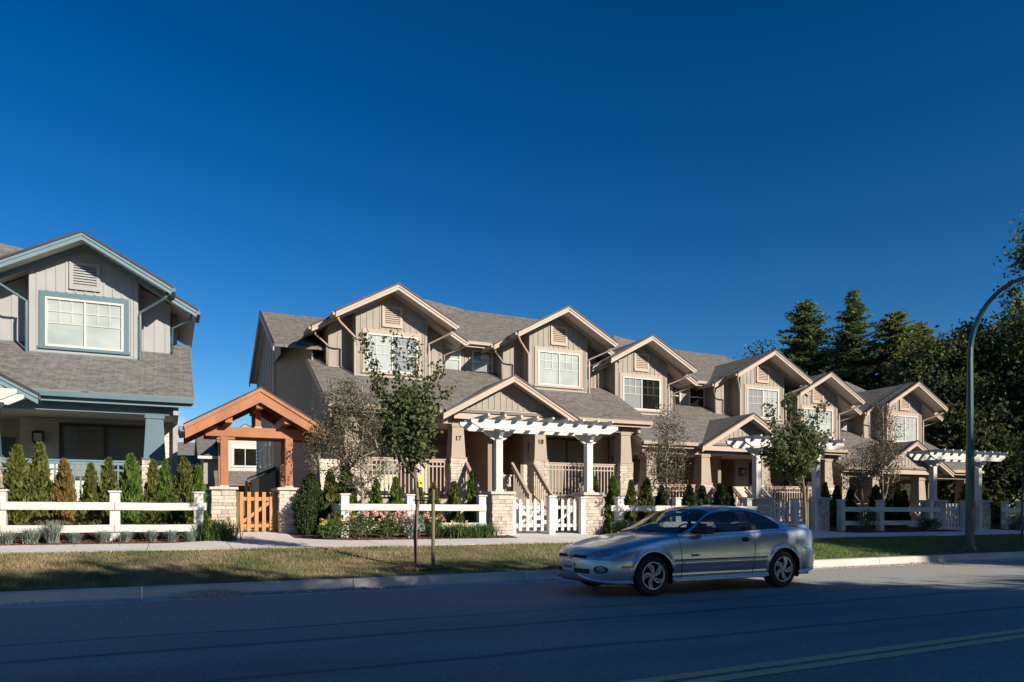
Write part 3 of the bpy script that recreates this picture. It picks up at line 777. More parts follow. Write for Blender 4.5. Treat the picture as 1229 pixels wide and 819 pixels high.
    # patio windows / wide living room windows
    for s2 in (-1, 1):
        a, b = (xc-4.55, xc-2.55) if s2 < 0 else (xc+2.75, xc+4.75)
        z0 = zf+.95 if (s2 < 0 or P is BLUE) else zf+.12
        f = MB(); yy = Y(25.2)-.024; fw = .08
        f.box(a-fw, b+fw, yy-.05, yy, Z(3.95), Z(4.03)); f.box(a-fw, b+fw, yy-.05, yy, z0-fw, z0); f.box(a-fw, a, yy-.05, yy, z0, Z(3.95)); f.box(b, b+fw, yy-.05, yy, z0, Z(3.95))
        f.box((a+b)/2-.03, (a+b)/2+.03, yy-.04, yy, z0, Z(3.95))
        w = f.build('living_room_window', M['dkframe'], T)
        f = MB(); f.box(a, b, yy-.010, yy-.002, z0, Z(3.95)); f.build('painted_reflection', M['reflection_tone'], w, off=off)  # flat sheet just behind the pane, coloured like its reflection
        f = MB(); f.add([(a, yy-.024, z0), (b, yy-.024, z0), (b, yy-.024, Z(3.95)), (a, yy-.024, Z(3.95))], [(0,1,2,3)]); f.build('pane', M['glass'], w, off=off, fix=False)
        f = MB(); f.box(a+.05, a+.35, yy-.018, yy-.012, z0, Z(3.93)); f.box((a+b)/2+.1, (a+b)/2+.3, yy-.018, yy-.012, z0, Z(3.93)); f.build('curtain', M['greyblind'], w, off=off)
    # wall lamp beside each entry (square mission lantern)
    for s2 in (-1, 1):
        lx = xc+s2*2.2; yy = Y(25.2)-.024
        l = MB(); l.box(lx-.1, lx+.1, yy-.03, yy, Z(3.45), Z(3.8)); l.box(lx-.13, lx+.13, yy-.2, yy-.03, Z(3.72), Z(3.76)); 
        for px_, py_ in ((-.11,-.19),(.11,-.19),(-.11,-.05),(.11,-.05)): l.box(lx+px_-.012, lx+px_+.012, yy+py_-.012, yy+py_+.012, Z(3.5), Z(3.72))
        l.box(lx-.12, lx+.12, yy-.2, yy-.03, Z(3.48), Z(3.5)); lo = l.build('wall_lamp', M['black'], T)
        l = MB(); l.box(lx-.095, lx+.095, yy-.18, yy-.055, Z(3.51), Z(3.71)); l.build('lamp_glass', M['soffit'], lo, off=off)
    # porch deck
    D = MB(); D.box(xc+Llow+.1, xc+Rlow-.3, Y(22.95), Y(25.2), zf-.12, zf); D.box(xc-1.95, xc+1.9, Y(25.2), Y(26.6), zf-.12, zf)
    D.box(xc+Llow+.1, xc-1.7, Y(22.9), Y(22.95), zf-.28, zf+.02); D.box(xc+1.6, xc+Rlow-.3, Y(22.9), Y(22.95), zf-.28, zf+.02)
    D.build('porch_deck', M[P['trim']], T)
    K = MB(); lap(K, (xc+Llow+.15, Y(23.05)), (1,0,0), -1.75-Llow-.15, (0,-1,0), zg, zf-.13); lap(K, (xc+1.65, Y(23.05)), (1,0,0), Rlow-.4-1.65, (0,-1,0), zg, zf-.13)
    K.build('porch_skirt', M[P['wall']], T)
    # columns
    for i, cx in enumerate(cols):
        x = xc+cx; cy = Y(23.12)
        C = MB(); z0, z1 = Z(2.97), Z(4.12)
        a, b = .255, .195
        C.hexa([(x-a,cy-a,z0),(x+a,cy-a,z0),(x+a,cy+a,z0),(x-a,cy+a,z0),(x-b,cy-b,z1),(x+b,cy-b,z1),(x+b,cy+b,z1),(x-b,cy+b,z1)])
        C.box(x-b-.035, x+b+.035, cy-b-.035, cy+b+.035, Z(4.0), Z(4.11)); C.box(x-.22, x+.22, cy-.22, cy+.22, Z(4.11), Z(4.27))
        C.box(x-.29, x+.29, cy-.29, cy+.29, Z(2.95), Z(3.0))
        col = C.build('porch_column', M[P['col']], T, bevel=.008)
        pr_ = MB()
        sp = stone_pier('stone_base', x, cy, .56, gz(x, 22)-.1, Z(2.95), col, cap=False)
        if numbers and i in (1, 2):
            text_obj(numbers[i-1], 'house_number', (x, cy-.243, Z(3.62)), .23, M['num'], T, rot=(math.pi/2+.02, 0, 0), depth=.012)
    # railings
    def railing(x0, x1, y, zb, zt):
        r = MB(); r.box(x0, x1, y-.05, y+.05, zt-.04, zt); r.box(x0, x1, y-.03, y+.03, zt-.12, zt-.05)
        r.box(x0, x1, y-.025, y+.025, zt-.27, zt-.225); r.box(x0, x1, y-.03, y+.03, zb, zb+.06)
        n = int((x1-x0)/.135)
        ro = r.build('porch_railing', M[P['rail']], T)
        b = MB()
        for k in range(1, n):
            xx = x0+(x1-x0)*k/n; b.box(xx-.019, xx+.019, y-.019, y+.019, zb+.06, zt-.12)
        b.build('balusters', M[P['rail']], ro, off=off)
    railing(xc+cols[0]+.28, xc+cols[1]-.28, Y(23.1), zf+.08, Z(2.93)); railing(xc+cols[2]+.28, xc+cols[3]-.28, Y(23.1), zf+.08, Z(2.93))
    # twin stairs with sloping rails
    ST = MB(); n = 5; zbot = gz(xc, 21.4)
    for s2, (a, b) in ((-1, (-1.3, -.28)), (1, (.36, 1.15))):
        for k in range(n):
            zz = zf-(zf-zbot)*(k+1)/(n+1); ST.box(xc+a, xc+b, Y(22.95)-.28*(k+1), Y(22.95)-.28*k, zbot-.2, zz)
    ST.build('porch_steps', M['conc'], T)
    LW = MB(); LW.box(xc-.24, xc+.32, Y(22.95), Y(23.02), zbot-.2, zf+.75); lap(LW, (xc-.24, Y(22.95)), (1,0,0), .56, (0,-1,0), zbot, zf+.75)
    LW.box(xc-.27, xc+.35, Y(22.9), Y(23.05), zf+.75, zf+.80)
    LW.build('low_dividing_wall', M[P['lapm']], T)
    for xx in (-1.35, -.26, .34, 1.18):
        r = MB(); p0 = (xc+xx, Y(22.88), Z(2.85)); p1 = (xc+xx, Y(21.5), Z(1.75)-.05)
        r.bar(p0, p1, .09, .07); r.bar((p0[0], p0[1], p0[2]-.16), (p1[0], p1[1], p1[2]-.16), .05, .05); r.bar((p0[0], p0[1], zf+.1), (p1[0], p1[1], gz(xc,21.5)+.3), .05, .05)
        r.box(p1[0]-.05, p1[0]+.05, p1[1]-.05, p1[1]+.05, gz(xc, 21)-.1, p1[2]+.08)
        ro = r.build('stair_railing', M[P['rail']], T)
        b = MB()
        for k in range(1, 9):
            t = k/9; yy = p0[1]+(p1[1]-p0[1])*t
            b.box(p0[0]-.018, p0[0]+.018, yy-.018, yy+.018, zf+.1+(gz(xc,21.5)+.3-zf-.1)*t, p0[2]+(p1[2]-p0[2])*t-.1)
        b.build('balusters', M[P['rail']], ro, off=off)
    # build merged pieces
    W.build('wall', [M[P['wall']], M[P['lapm']]], T)
    b0 = len(RF.v); RF.v += ED.v; RF.f += [tuple(i+b0 for i in f) for f in ED.f]; RF.m += [2]*len(ED.f); RF.uv += ED.uv
    RF.build('roof', [M[P['shingle']], M[P['sof']], M['edge']], T, fix=False)
    FA.build_each('fascia_board', M[P['pale']], T); G.build_each('gutter', M[P['trim']], T)
    # roof vents
    v = MB(); v.box(xc-gap+2.0, xc-gap+2.25, Y(27.2), Y(27.5), Z(8.35), Z(8.62)); v.build('roof_vent', M['edge'], T)
    return T

duplex(-5.32, -2.2, -.44, BLUE, 'grey duplex with teal trim and grey shingles at the left edge', wins={1: ('blind', 'blind')}, mainR=4.5)
duplex(10.33, 0, 0, BEIGE, 'beige duplex with house numbers 17 and 18 on its porch columns', numbers=('17', '18'), wins={0: ('blind', 'greyblind'), 1: ('blind', 'blind'), 'small': ('blind', 'greyblind')})
duplex(20.67, 0, -.70, BEIGE, 'middle beige duplex with one dark open window, between number 18 and the farthest one', wins={0: ('greyblind', 'inside'), 1: ('greyblind', 'blind'), 'small': ('inside', 'inside')}, Llow=-4.72, capL=2.35, boxL=1.95, leftwing=False, cols=(-4.2,-1.62,1.45,5.0), gap=3.23)
duplex(30.2, 0, -1.40, BEIGE, 'farthest beige duplex, its end bay beside the dark trees', wins={0: ('blind', 'blind'), 1: ('blind', 'blind'), 'small': ('inside', 'blind')}, Llow=-3.95, Rlow=5.2, capL=2.0, boxL=1.9, leftwing=False, cols=(-3.5,-1.62,1.45,4.7), gap=2.95)
# ------------------------------------------------------------------ pergolas, piers, gates, fences
def pier_thing(x, y, w, z1, label, group):
    z0 = gz(x, y)
    T = thing('stone_pier', (x, y, z0), label, 'pier', group)
    stone_pier('stonework', x, y, w, z0, z1, T, cap=False)
    c = MB(); c.box(x-w/2-.07, x+w/2+.07, y-w/2-.07, y+w/2+.07, z1, z1+.08); c.build('cap', M['stcap'], T, bevel=.015)
    return z1+.08

def pergola(xa, xb, zp, ztop, x0, x1, label, y=18.8):
    T = thing('pergola', ((xa+xb)/2, y, gz(xa, y)), label, 'pergola', 'white pergolas over the garden gates')
    zb = ztop-.24
    for x in (xa, xb):
        P = MB(); P.box(x-.1, x+.1, y-.1, y+.1, zp, zb-.02)
        P.box(x-.13, x+.13, y-.13, y+.13, zp, zp+.05)
        p = P.build('post', M['white'], T, bevel=.006)
        # double corbel under the beam, running along it and across it
        for L, z0, z1, w in ((.44, zb-.15, zb-.002, .10), (.25, zb-.27, zb-.152, .10)):
            K = MB(); K.prism([(x-L, y-w/2, z1), (x+L, y-w/2, z1), (x+L, y-w/2, z1-.06), (x+L-.12, y-w/2, z0), (x-L+.12, y-w/2, z0), (x-L, y-w/2, z1-.06)], (0, w, 0))
            L2 = L*.75
            K.prism([(x-.055, y-L2, z1-.003), (x-.055, y+L2, z1-.003), (x-.055, y+L2, z1-.06), (x-.055, y+L2-.12, z0+.003), (x-.055, y-L2+.12, z0+.003), (x-.055, y-L2, z1-.06)], (.11, 0, 0))
            K.build('bracket', M['white'], T, bevel=.004)
    for yy in (y-.42, y+.42):
        Bm = MB(); e = .28
        Bm.prism([(x0, yy-.04, ztop), (x1, yy-.04, ztop), (x1, yy-.04, ztop-.09), (x1-e, yy-.04, zb), (x0+e, yy-.04, zb), (x0, yy-.04, ztop-.09)], (0, .08, 0))
        Bm.build('beam', M['white'], T, bevel=.004)
    n = 9
    for k in range(n):
        xx = x0+.38+(x1-x0-.76)*k/(n-1); q = MB(); a = .78
        q.prism([(xx-.03, y-a, ztop+.12), (xx-.03, y+a, ztop+.12), (xx-.03, y+a, ztop+.06), (xx-.03, y+a-.16, ztop+.002), (xx-.03, y-a+.16, ztop+.002), (xx-.03, y-a, ztop+.06)], (.06, 0, 0))
        q.build('rafter', M['white'], T, bevel=.003)

def picket_gate(x0, x1, y, zt, label, hang):
    zg = gz((x0+x1)/2, y)
    T = thing('picket_gate', ((x0+x1)/2, y, zg), label, 'gate', 'white picket gates under the pergolas')
    n = max(3, int(round((x1-x0)/.215)))
    for zz in (zg+.2, zt-.28):
        r = MB(); r.box(x0, x1, y, y+.035, zz, zz+.09); r.build('rail', M['white'], T)
    for k in range(n):
        xx = x0+(x1-x0)*(k+.5)/n; p = MB()
        p.box(xx-.045, xx+.045, y-.028, y-.003, zg+.1, zt-.04); p.prism([(xx-.045, y-.028, zt-.04), (xx+.045, y-.028, zt-.04), (xx+.02, y-.028, zt), (xx-.02, y-.028, zt)], (0, .025, 0))
        p.build('picket', M['white'], T)
    b = MB(); b.bar((x0+.04, y+.018, zg+.26), (x1-.04, y+.018, zt-.22), .03, .07); b.build('brace', M['white'], T)

def gate_post(x, y, w, zt, label, cap=True):
    zg = gz(x, y)
    T = thing('gate_post', (x, y, zg), label, 'gate post', 'white gate posts')
    p = MB(); p.box(x-w/2, x+w/2, y-w/2, y+w/2, zg-.1, zt); p.build('shaft', M['white'], T, bevel=.006)
    c = MB(); c.box(x-w/2-.03, x+w/2+.03, y-w/2-.03, y+w/2+.03, zt, zt+.035); c.box(x-w/2, x+w/2, y-w/2, y+w/2, zt+.035, zt+.055); c.build('cap', M['white'], T, bevel=.008)

UN = ['under number 17 and 18', 'of the middle duplex', 'of the farthest duplex']
PG = [(8.34, 11.26, 3.70, 7.35, 12.0), (17.76, 20.46, 3.55, 16.85, 21.3), (26.6, 29.3, 3.40, 25.8, 30.3)]
WHO = ['of numbers 17 and 18', 'of the middle duplex, behind the car', 'of the farthest duplex']
for i, (xa, xb, zt, x0, x1) in enumerate(PG):
    zp = 1.76 - (.09 if i else 0) - (.05 if i == 2 else 0)
    for j, x in enumerate((xa, xb)):
        z = pier_thing(x, 18.8, .62, zp-.08, ('left' if j == 0 else 'right') + ' stone pier under the white pergola ' + WHO[i], 'stone piers carrying the pergolas')
    pergola(xa, xb, z, zt, x0, x1, 'white timber pergola over the gate ' + WHO[i])
    zg = gz(xa, 18.5); w = (xb-xa-.62)
    a = xa+.31; b = xb-.31
    k1 = a+.52*w
    gate_post(a+.09, 18.62, .10, zg+1.0, 'slim white gate post against the left pier ' + WHO[i])
    gate_post(k1, 18.50, .19, zg+1.05, 'thick white middle gate post ' + WHO[i])
    gate_post(b-.08, 18.50, .15, zg+1.02, 'white gate post against the right pier ' + WHO[i])
    picket_gate(a+.16, k1-.12, 18.6, zg+1.0, 'left leaf of the white picket gate ' + WHO[i], 0)
    picket_gate(k1+.12, b-.18, 18.6, zg+1.0, 'right leaf of the white picket gate ' + WHO[i], 1)

def rail_fence(posts, label, ends=(0, 0), y=18.3, ret=None, pw=.2, rt=(.86, .38)):
    """posts: list of x. two broad white rails fixed on the street side"""
    zg0 = gz(posts[0], y)
    T = thing('rail_fence', ((posts[0]+posts[-1])/2, y, zg0), label, 'fence', 'white two-rail fences along the sidewalk')
    def post(x, yy):
        z = gz(x, yy); p = MB(); p.box(x-pw/2, x+pw/2, yy-pw/2, yy+pw/2, z-.1, z+1.06)
        po = p.build('fence_post', M['white'], T, bevel=.006)
        c = MB(); c.box(x-pw/2-.03, x+pw/2+.03, yy-pw/2-.03, yy+pw/2+.03, z+1.06, z+1.10); c.build('post_cap', M['white'], po, bevel=.01, off=T.location)
    for x in posts: post(x, y)
    xs = [posts[0]-ends[0]] + list(posts[1:-1]) + [posts[-1]+ends[1]]
    for a, b in zip(xs, xs[1:]):
        for h, hh in ((rt[0]-.18, .165), (rt[1]-.18, .16)):
            r = MB(); za, zb = gz(a, y)+h, gz(b, y)+h; g = .006; yy = y-pw/2
            sag = random.uniform(-.012, .004)
            m_ = (a+b)/2
            r.hexa([(a+g,yy-.04,za),(m_,yy-.04,(za+zb)/2+sag),(m_,yy-.002,(za+zb)/2+sag),(a+g,yy-.002,za),(a+g,yy-.04,za+hh),(m_,yy-.04,(za+zb)/2+sag+hh),(m_,yy-.002,(za+zb)/2+sag+hh),(a+g,yy-.002,za+hh)])
            r.hexa([(m_,yy-.04,(za+zb)/2+sag),(b-g,yy-.04,zb),(b-g,yy-.002,zb),(m_,yy-.002,(za+zb)/2+sag),(m_,yy-.04,(za+zb)/2+sag+hh),(b-g,yy-.04,zb+hh),(b-g,yy-.002,zb+hh),(m_,yy-.002,(za+zb)/2+sag+hh)])
            r.build('fence_rail', M['white'], T)
    if ret:
        x, y2 = ret; post(x, y2)
        for h, hh in ((rt[0]-.18, .165), (rt[1]-.18, .16)):
            r = MB(); z = gz(x, y)+h; s = -1 if x < (posts[0]+posts[-1])/2 else 1
            xx = x+s*(pw/2); r.box(min(xx, xx+s*.04), max(xx, xx+s*.04), y-.05, y2+.15, z, z+hh); r.build('fence_rail', M['white'], T)
for j, x in enumerate((-6.5, -3.62)): zq = pier_thing(x, 18.8, .62, 1.72, ('left' if j == 0 else 'right') + ' stone pier under the pergola of the blue grey house', 'stone piers carrying the pergolas')
pergola(-6.5, -3.62, zq, 3.79, -7.4, -2.88, 'white pergola whose end enters at the left picture edge')
rail_fence([-3.14, -1.06, .62], 'white rail fence in front of the blue grey house and its columnar cedars', (0, .17))
rail_fence([3.95, 5.63, 7.62], 'white rail fence with flowers through it, left of the pergola of numbers 17 and 18', (.12, .1), ret=(3.95, 19.6))
rail_fence([12.0, 14.09, 16.9], 'white rail fence seen over the bonnet and roof of the car', (.35, .3))
rail_fence([21.1, 23.04, 25.7], 'white rail fence in shade between the middle and the farthest pergola', (.1, .4))
rail_fence([30.2, 31.2, 33.3, 35.5], 'white rail fence at the right edge beyond the lamp pole', (.4, .2))

# ------------------------------------------------------------------ cedar gateway
def gateway():
    xa, xb, y = 1.25, 2.86, 20.0
    z0 = gz(2, y)
    zc = {}
    for j, x in enumerate((xa, xb)):
        T = thing('stone_pier', (x, y+.35, z0), ('left' if j == 0 else 'right')+' stone pier under the orange cedar gateway', 'pier', 'stone piers under the cedar gateway')
        w = .56; 
        stone_pier('stonework', x, y+.3, w, z0, 1.76, T, cap=False, d=1.25)
        c = MB(); c.box(x-w/2-.06, x+w/2+.06, y+.3-.69, y+.3+.69, 1.76, 1.83); c.build('cap', M['stcap'], T, bevel=.015)
    T = thing('gateway_shelter', ((xa+xb)/2, y, 1.83), 'orange cedar gateway with a small gable roof on stone piers', 'gateway')
    yf, yb = y-.12, y+.75
    xc = 2.08; zb = 3.10
    for x in (xa+.02, xb-.02):
        for yy in (yf, yb):
            p = MB(); p.box(x-.095, x+.095, yy-.095, yy+.095, 1.83, zb); p.build('post', M['cedar'], T, bevel=.008)
            p = MB(); p.box(x-.11, x+.11, yy-.11, yy+.11, 1.831, 1.87); p.build('post_shoe', M['stcap'], T)
    for yy in (yf, yb):
        b = MB(); b.prism([(xa-.58, yy-.1, zb), (xb+.72, yy-.1, zb), (xb+.85, yy-.1, zb+.24), (xa-.30, yy-.1, zb+.24)], (0, .2, 0)) if False else b.prism([(xa-.42, yy-.1, zb), (xb+.50, yy-.1, zb), (xb+.50, yy-.1, zb+.12), (xb+.36, yy-.1, zb+.25), (xa-.26, yy-.1, zb+.25), (xa-.42, yy-.1, zb+.10)], (0, .2, 0))
        b.build('tie_beam', M['cedar'], T, bevel=.006)
        k = MB(); k.box(xc-.07, xc+.07, yy-.07, yy+.07, zb+.251, zb+.95); k.build('king_post', M['cedar'], T, bevel=.005)
        k = MB(); k.box(xc-.09, xc+.09, yy-.085, yy+.085, zb+.245, zb+.28); k.build('steel_strap', M['stcap'], T)
    sl = .585; zp = 4.30; hl = 1.72; y0, y1 = y-.62, y+1.25
    # purlins: ridge and two side plates
    for xx, zz in ((xc, zp-.34), (xa+.1, zp-.30-sl*(xc-xa-.1)), (xb-.1, zp-.30-sl*(xb-.1-xc))):
        b = MB(); b.box(xx-.085, xx+.085, y0+.06, y1-.06, zz-.16, zz+.06); b.build('purlin', M['cedar'], T, bevel=.006)
    rf = MB()
    gable_roof(rf, xc, hl, hl, y0, y1, zp, sl)
    r = rf.build('roof', [M['shingle'], M['cedar']], T, fix=False)
    for sx in (-1, 1):
        for yy, nm in ((y0, 1), (y1+.06, 1)):
            b = MB(); b.prism([(xc, yy-.06, zp-.04), (xc+sx*hl, yy-.06, zp-.04-sl*hl), (xc+sx*hl, yy-.06, zp-.32-sl*hl), (xc, yy-.06, zp-.36)], (0, .058, 0))
            b.prism([(xc, yy-.09, zp+.0), (xc+sx*(hl+.02), yy-.09, zp-sl*(hl+.02)), (xc+sx*(hl+.02), yy-.09, zp-.09-sl*(hl+.02)), (xc, yy-.09, zp-.09)], (0, .03, 0)) if nm else None
            b.build('barge_board', M['cedar'], T)
        e = MB(); e.prism([(xc, y0-.10, zp+.035), (xc+sx*(hl+.04), y0-.10, zp+.035-sl*hl), (xc+sx*(hl+.04), y0-.10, zp+.005-sl*hl), (xc, y0-.10, zp+.005)], (0, .12, 0)); e.build('drip_edge', M['edge'], T)
        g = MB(); gx = xc+sx*(hl+.01); zz = zp-sl*hl; g.prism([(gx, y0-.03, zz-.02), (gx+sx*.13, y0-.03, zz-.02), (gx+sx*.10, y0-.03, zz-.15), (gx, y0-.03, zz-.15)], (0, y1-y0+.06, 0)); g.build('gutter', M['gpale'], T)
        # rafters seen from below
        for k in range(4):
            yy = y0+.35+k*.42; b = MB(); b.bar((xc, yy, zp-.15), (xc+sx*(hl-.05), yy, zp-.15-sl*(hl-.05)), .06, .1); b.build('rafter', M['cedar'], T)
    # gate leaf
    g0, g1, yy = xa+.36, xb-.36, y-.02
    Gt = thing('timber_gate', ((g0+g1)/2, yy, z0), 'orange cedar picket gate with a diagonal brace between the stone piers', 'gate')
    for x in (g0-.03, g1+.03):
        p = MB(); p.box(x-.045, x+.045, yy-.02, yy+.07, z0-.05, z0+1.05); p.build('hanging_post', M['post'], Gt)
    for zz in (z0+.13, z0+.82):
        p = MB(); p.box(g0+.02, g1-.02, yy, yy+.04, zz, zz+.09); p.build('rail', M['cedar2'], Gt)
    n = 5
    for k in range(n):
        xx = g0+.08+(g1-g0-.16)*k/(n-1); p = MB(); p.box(xx-.045, xx+.045, yy-.026, yy-.002, z0+.04, z0+1.04-.0*k); p.build('picket', M['cedar2'], Gt)
    p = MB(); p.bar((g0+.06, yy+.02, z0+.24), (g1-.06, yy+.02, z0+.82), .03, .08); p.build('brace', M['cedar2'], Gt)
    # second gate far behind
    G2 = thing('timber_gate', (3.15, 30.0, .8), 'small tan timber gate with a lattice top far behind the cedar gateway', 'gate')
    for x in (2.72, 3.45):
        p = MB(); p.box(x-.05, x+.05, 29.95, 30.05, .7, 2.35); p.build('hanging_post', M['cedar2'], G2)
    p = MB(); p.box(2.78, 3.39, 29.97, 30.02, 2.2, 2.3); p.box(2.78, 3.39, 29.97, 30.02, 1.75, 1.83); p.box(2.78, 3.39, 29.97, 30.02, .85, .95); p.build('rail', M['cedar2'], G2)
    for k in range(7):
        x = 2.82+.085*k; p = MB(); p.box(x-.018, x+.018, 29.98, 30.0, .85, 2.2); p.build('picket', M['cedar2'], G2)
gateway()

# ------------------------------------------------------------------ lamp pole
def lamp():
    X0, Y0 = 18.85, 12.3; z0 = gz(X0, Y0)
    M['green'] = pmat('teal_green_enamel', (.012,.085,.078), (.010,.072,.066), 2, .35, coat=.2)
    T = thing('street_lamp', (X0, Y0, z0), 'tall teal green street lamp pole curving out over the road at the right', 'street lamp')
    pts = [(X0, Y0, z0+.12), (X0, Y0, 2.5), (X0, Y0, 4.4), (X0, Y0, 5.2)]
    rad = [.115, .10, .082, .072]
    # arm bends over the road
    for k in range(1, 15):
        t = k/14; a = t*R(84)
        pts.append((X0+.1*t, Y0-1.25*(1-math.cos(a)), 5.3+1.62*math.sin(a))); rad.append(.071-.025*t)
    pts.append((X0+.12, Y0-2.5, 7.06)); rad.append(.04)
    m = MB(); m.tube(pts, rad, 8); m.build('pole', M['green'], T)
    b = MB(); b.lathe([(.0,-.05),(.22,-.05),(.22,.03),(.15,.06),(.135,.14),(.0,.14)], (X0, Y0, z0), 12); b.build('base_plate', M['green'], T)
    for k in range(4):
        a = R(45+90*k); b = MB(); b.lathe([(.0,0),(.02,0),(.02,.07),(.0,.07)], (X0+.18*math.cos(a), Y0+.18*math.sin(a), z0+.03), 6); b.build('bolt', M['green'], T)
    b = MB(); b.box(X0-.05, X0+.05, Y0-.125, Y0-.10, z0+.55, z0+.8); b.build('hand_hole_cover', M['green'], T)
    h = MB(); h.lathe([(.0,.16),(.09,.15),(.14,.08),(.16,.0),(.0,-.02)], (X0+.12, Y0-2.66, 7.0), 14); h.build('lamp_head', M['green'], T, smooth=True)
lamp()

# ------------------------------------------------------------------ far houses
def far_house(x, y, w, d, ze, zr, wallm, roofm, label, gable_bay=False, axis='x'):
    T = thing('far_house', (x, y, .8), label, 'house', 'houses far behind the gateway'); off = T.location
    W = MB(); RF = MB()
    W.box(x-w/2, x+w/2, y, y+d, .5, ze)
    W.prism([(x-w/2+.0, y, ze), (x-w/2, y+d, ze), (x-w/2, y+d/2, zr-.12)], (.1, 0, 0)); W.prism([(x+w/2, y, ze), (x+w/2, y+d, ze), (x+w/2, y+d/2, zr-.12)], (-.1, 0, 0))
    roof_quad(RF, (x-w/2-.4, y-.5, ze-.1), (x+w/2+.4, y-.5, ze-.1), (x+w/2+.4, y+d/2, zr), (x-w/2-.4, y+d/2, zr))
    roof_quad(RF, (x+w/2+.4, y+d+.5, ze-.1), (x-w/2-.4, y+d+.5, ze-.1), (x-w/2-.4, y+d/2, zr), (x+w/2+.4, y+d/2, zr))
    F_ = MB(); F_.box(x-w/2-.4, x+w/2+.4, y-.54, y-.5, ze-.3, ze-.1)
    W.build('wall', wallm, T); RF.build('roof', [roofm, M['soffit']], T, fix=False); F_.build('fascia_board', M['white'], T)
    return T
# white house glimpsed over the hedge
t = far_house(.2, 64, 5.2, 8, 4.9, 6.9, M['frame'], M['gshingle'], 'white house with grey roof glimpsed left of the cedar gateway')
for zz in (3.6, 1.6):
    for dx in (-1.2, .8): window(t, dx, dx+1.2, zz, zz+.9, 64, 'slider', ('inside', 'inside'), None, grid=None)
t = far_house(5.6, 58, 6.6, 8, 5.2, 7.2, M['bwall'], M['shingle'], 'beige house with a projecting bay seen through the cedar gateway')
bx = 5.0; W = MB(); gable_wall(W, bx, 1.5, 56.2, 3.4, 7.2, .6, th=1.8); W.build('bay', M['blap'], t)
RF = MB(); gable_roof(RF, bx, 1.9, 1.9, 55.8, 60, 7.35, .6); RF.build('bay_roof', [M['shingle'], M['soffit']], t, fix=False)
FA = MB(); ED = MB(); rake(FA, ED, bx, 1.9, 1.9, 55.8, 7.35, .6); FA.build('fascia_board', M['bpale'], t); ED.build('drip_edge', M['edge'], t)
window(t, 4.25, 5.75, 4.4, 5.6, 56.2, 'slider', ('inside', 'inside'), M['white'], grid=None)
RF = MB(); roof_quad(RF, (2.9, 54.6, 3.0), (7.6, 54.6, 3.0), (7.6, 56.2, 4.0), (2.9, 56.2, 4.0)); RF.build('porch_roof', [M['shingle'], M['soffit']], t, fix=False)
g = MB(); g.box(3.2, 7.4, 56.1, 56.15, .8, 2.7); g.build('garage_shade_panel', M['inside'], t)  # solid dark slab stands for the shade inside the garage
g = MB(); g.box(2.9, 3.1, 54.7, 54.9, .8, 2.9); g.box(7.3, 7.5, 54.7, 54.9, .8, 2.9); g.build('porch_column', M['blap'], t)
far_house(2.0, 100, 9, 8, 6.4, 8.9, M['gwall'], M['gshingle'], 'pale grey house farthest off, between the white and the beige one')
# dark utility shed beside number 17
T = thing('side_shed', (4.3, 31.0, .8), 'dark brown lean-to shed against the side of number 17', 'shed')
s = MB(); s.prism([(2.9, 27.4, .7), (3.46, 27.4, .7), (3.46, 27.4, 2.65), (2.9, 27.4, 2.4)], (0, 3.2, 0)); s.build('wall', M['bdark'], T)
s = MB(); s.prism([(2.8, 27.3, 2.42), (3.46, 27.3, 2.72), (3.46, 27.3, 2.80), (2.8, 27.3, 2.50)], (0, 3.4, 0)); s.build('roof', M['edge'], T)
# ------------------------------------------------------------------ plants
def leaves(C, size, aspect=.6, up=0.0, droop=None, jit=.35, rng=RNG, curl=.25):
    """rhombic leaves (two triangles folded on the midrib as one quad) at the points C"""
    n = len(C); C = np.asarray(C)
    a = rng.normal(size=(n, 3)); 
    if droop is not None: a = a*(1-abs(droop)) + np.array([0, 0, -1])*droop*2
    a[:, 2] += up; a /= np.linalg.norm(a, axis=1)[:, None]+1e-9
    b = np.cross(a, rng.normal(size=(n, 3))); b /= np.linalg.norm(b, axis=1)[:, None]+1e-9
    nrm = np.cross(a, b)
    s = size*(1+jit*rng.uniform(-1, 1, size=(n, 1)))
    V = np.stack([C-a*s*.5, C+b*s*aspect*.5+nrm*s*curl*.2, C+a*s*.5, C-b*s*aspect*.5+nrm*s*curl*.2], 1).reshape(-1, 3)
    F = np.arange(n*4).reshape(n, 4)
    return V, F

LM = {}
LM['maple'] = leafmat('maple_leaf', [(.035,.062,.016), (.065,.10,.028), (.12,.15,.05), (.05,.08,.022), (.22,.24,.11), (.085,.12,.035)])  # lightest tones put leaf glints into the random colours
LM['olive'] = leafmat('grey_green_leaf', [(.11,.115,.055), (.17,.165,.09), (.075,.085,.038), (.24,.22,.135), (.13,.12,.06)])
LM['olive_dk'] = leafmat('dusty_leaf', [(.09,.085,.045), (.14,.125,.07), (.06,.06,.03), (.19,.165,.10)])
LM['birch'] = leafmat('yellow_green_leaf', [(.07,.085,.025), (.12,.12,.04), (.05,.065,.018), (.17,.15,.055)])
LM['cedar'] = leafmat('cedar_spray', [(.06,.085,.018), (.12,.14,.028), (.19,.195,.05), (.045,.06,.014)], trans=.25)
LM['cedar_bright'] = leafmat('fresh_cedar_spray', [(.06,.12,.015), (.10,.17,.025), (.15,.21,.045)], trans=.25)  # brighter, greener foliage colour of single cedars
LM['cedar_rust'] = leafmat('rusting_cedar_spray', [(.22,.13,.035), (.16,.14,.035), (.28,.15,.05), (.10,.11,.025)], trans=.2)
LM['cedar_dk'] = leafmat('dark_cedar_spray', [(.022,.042,.012), (.038,.062,.018), (.055,.08,.022)], trans=.15)
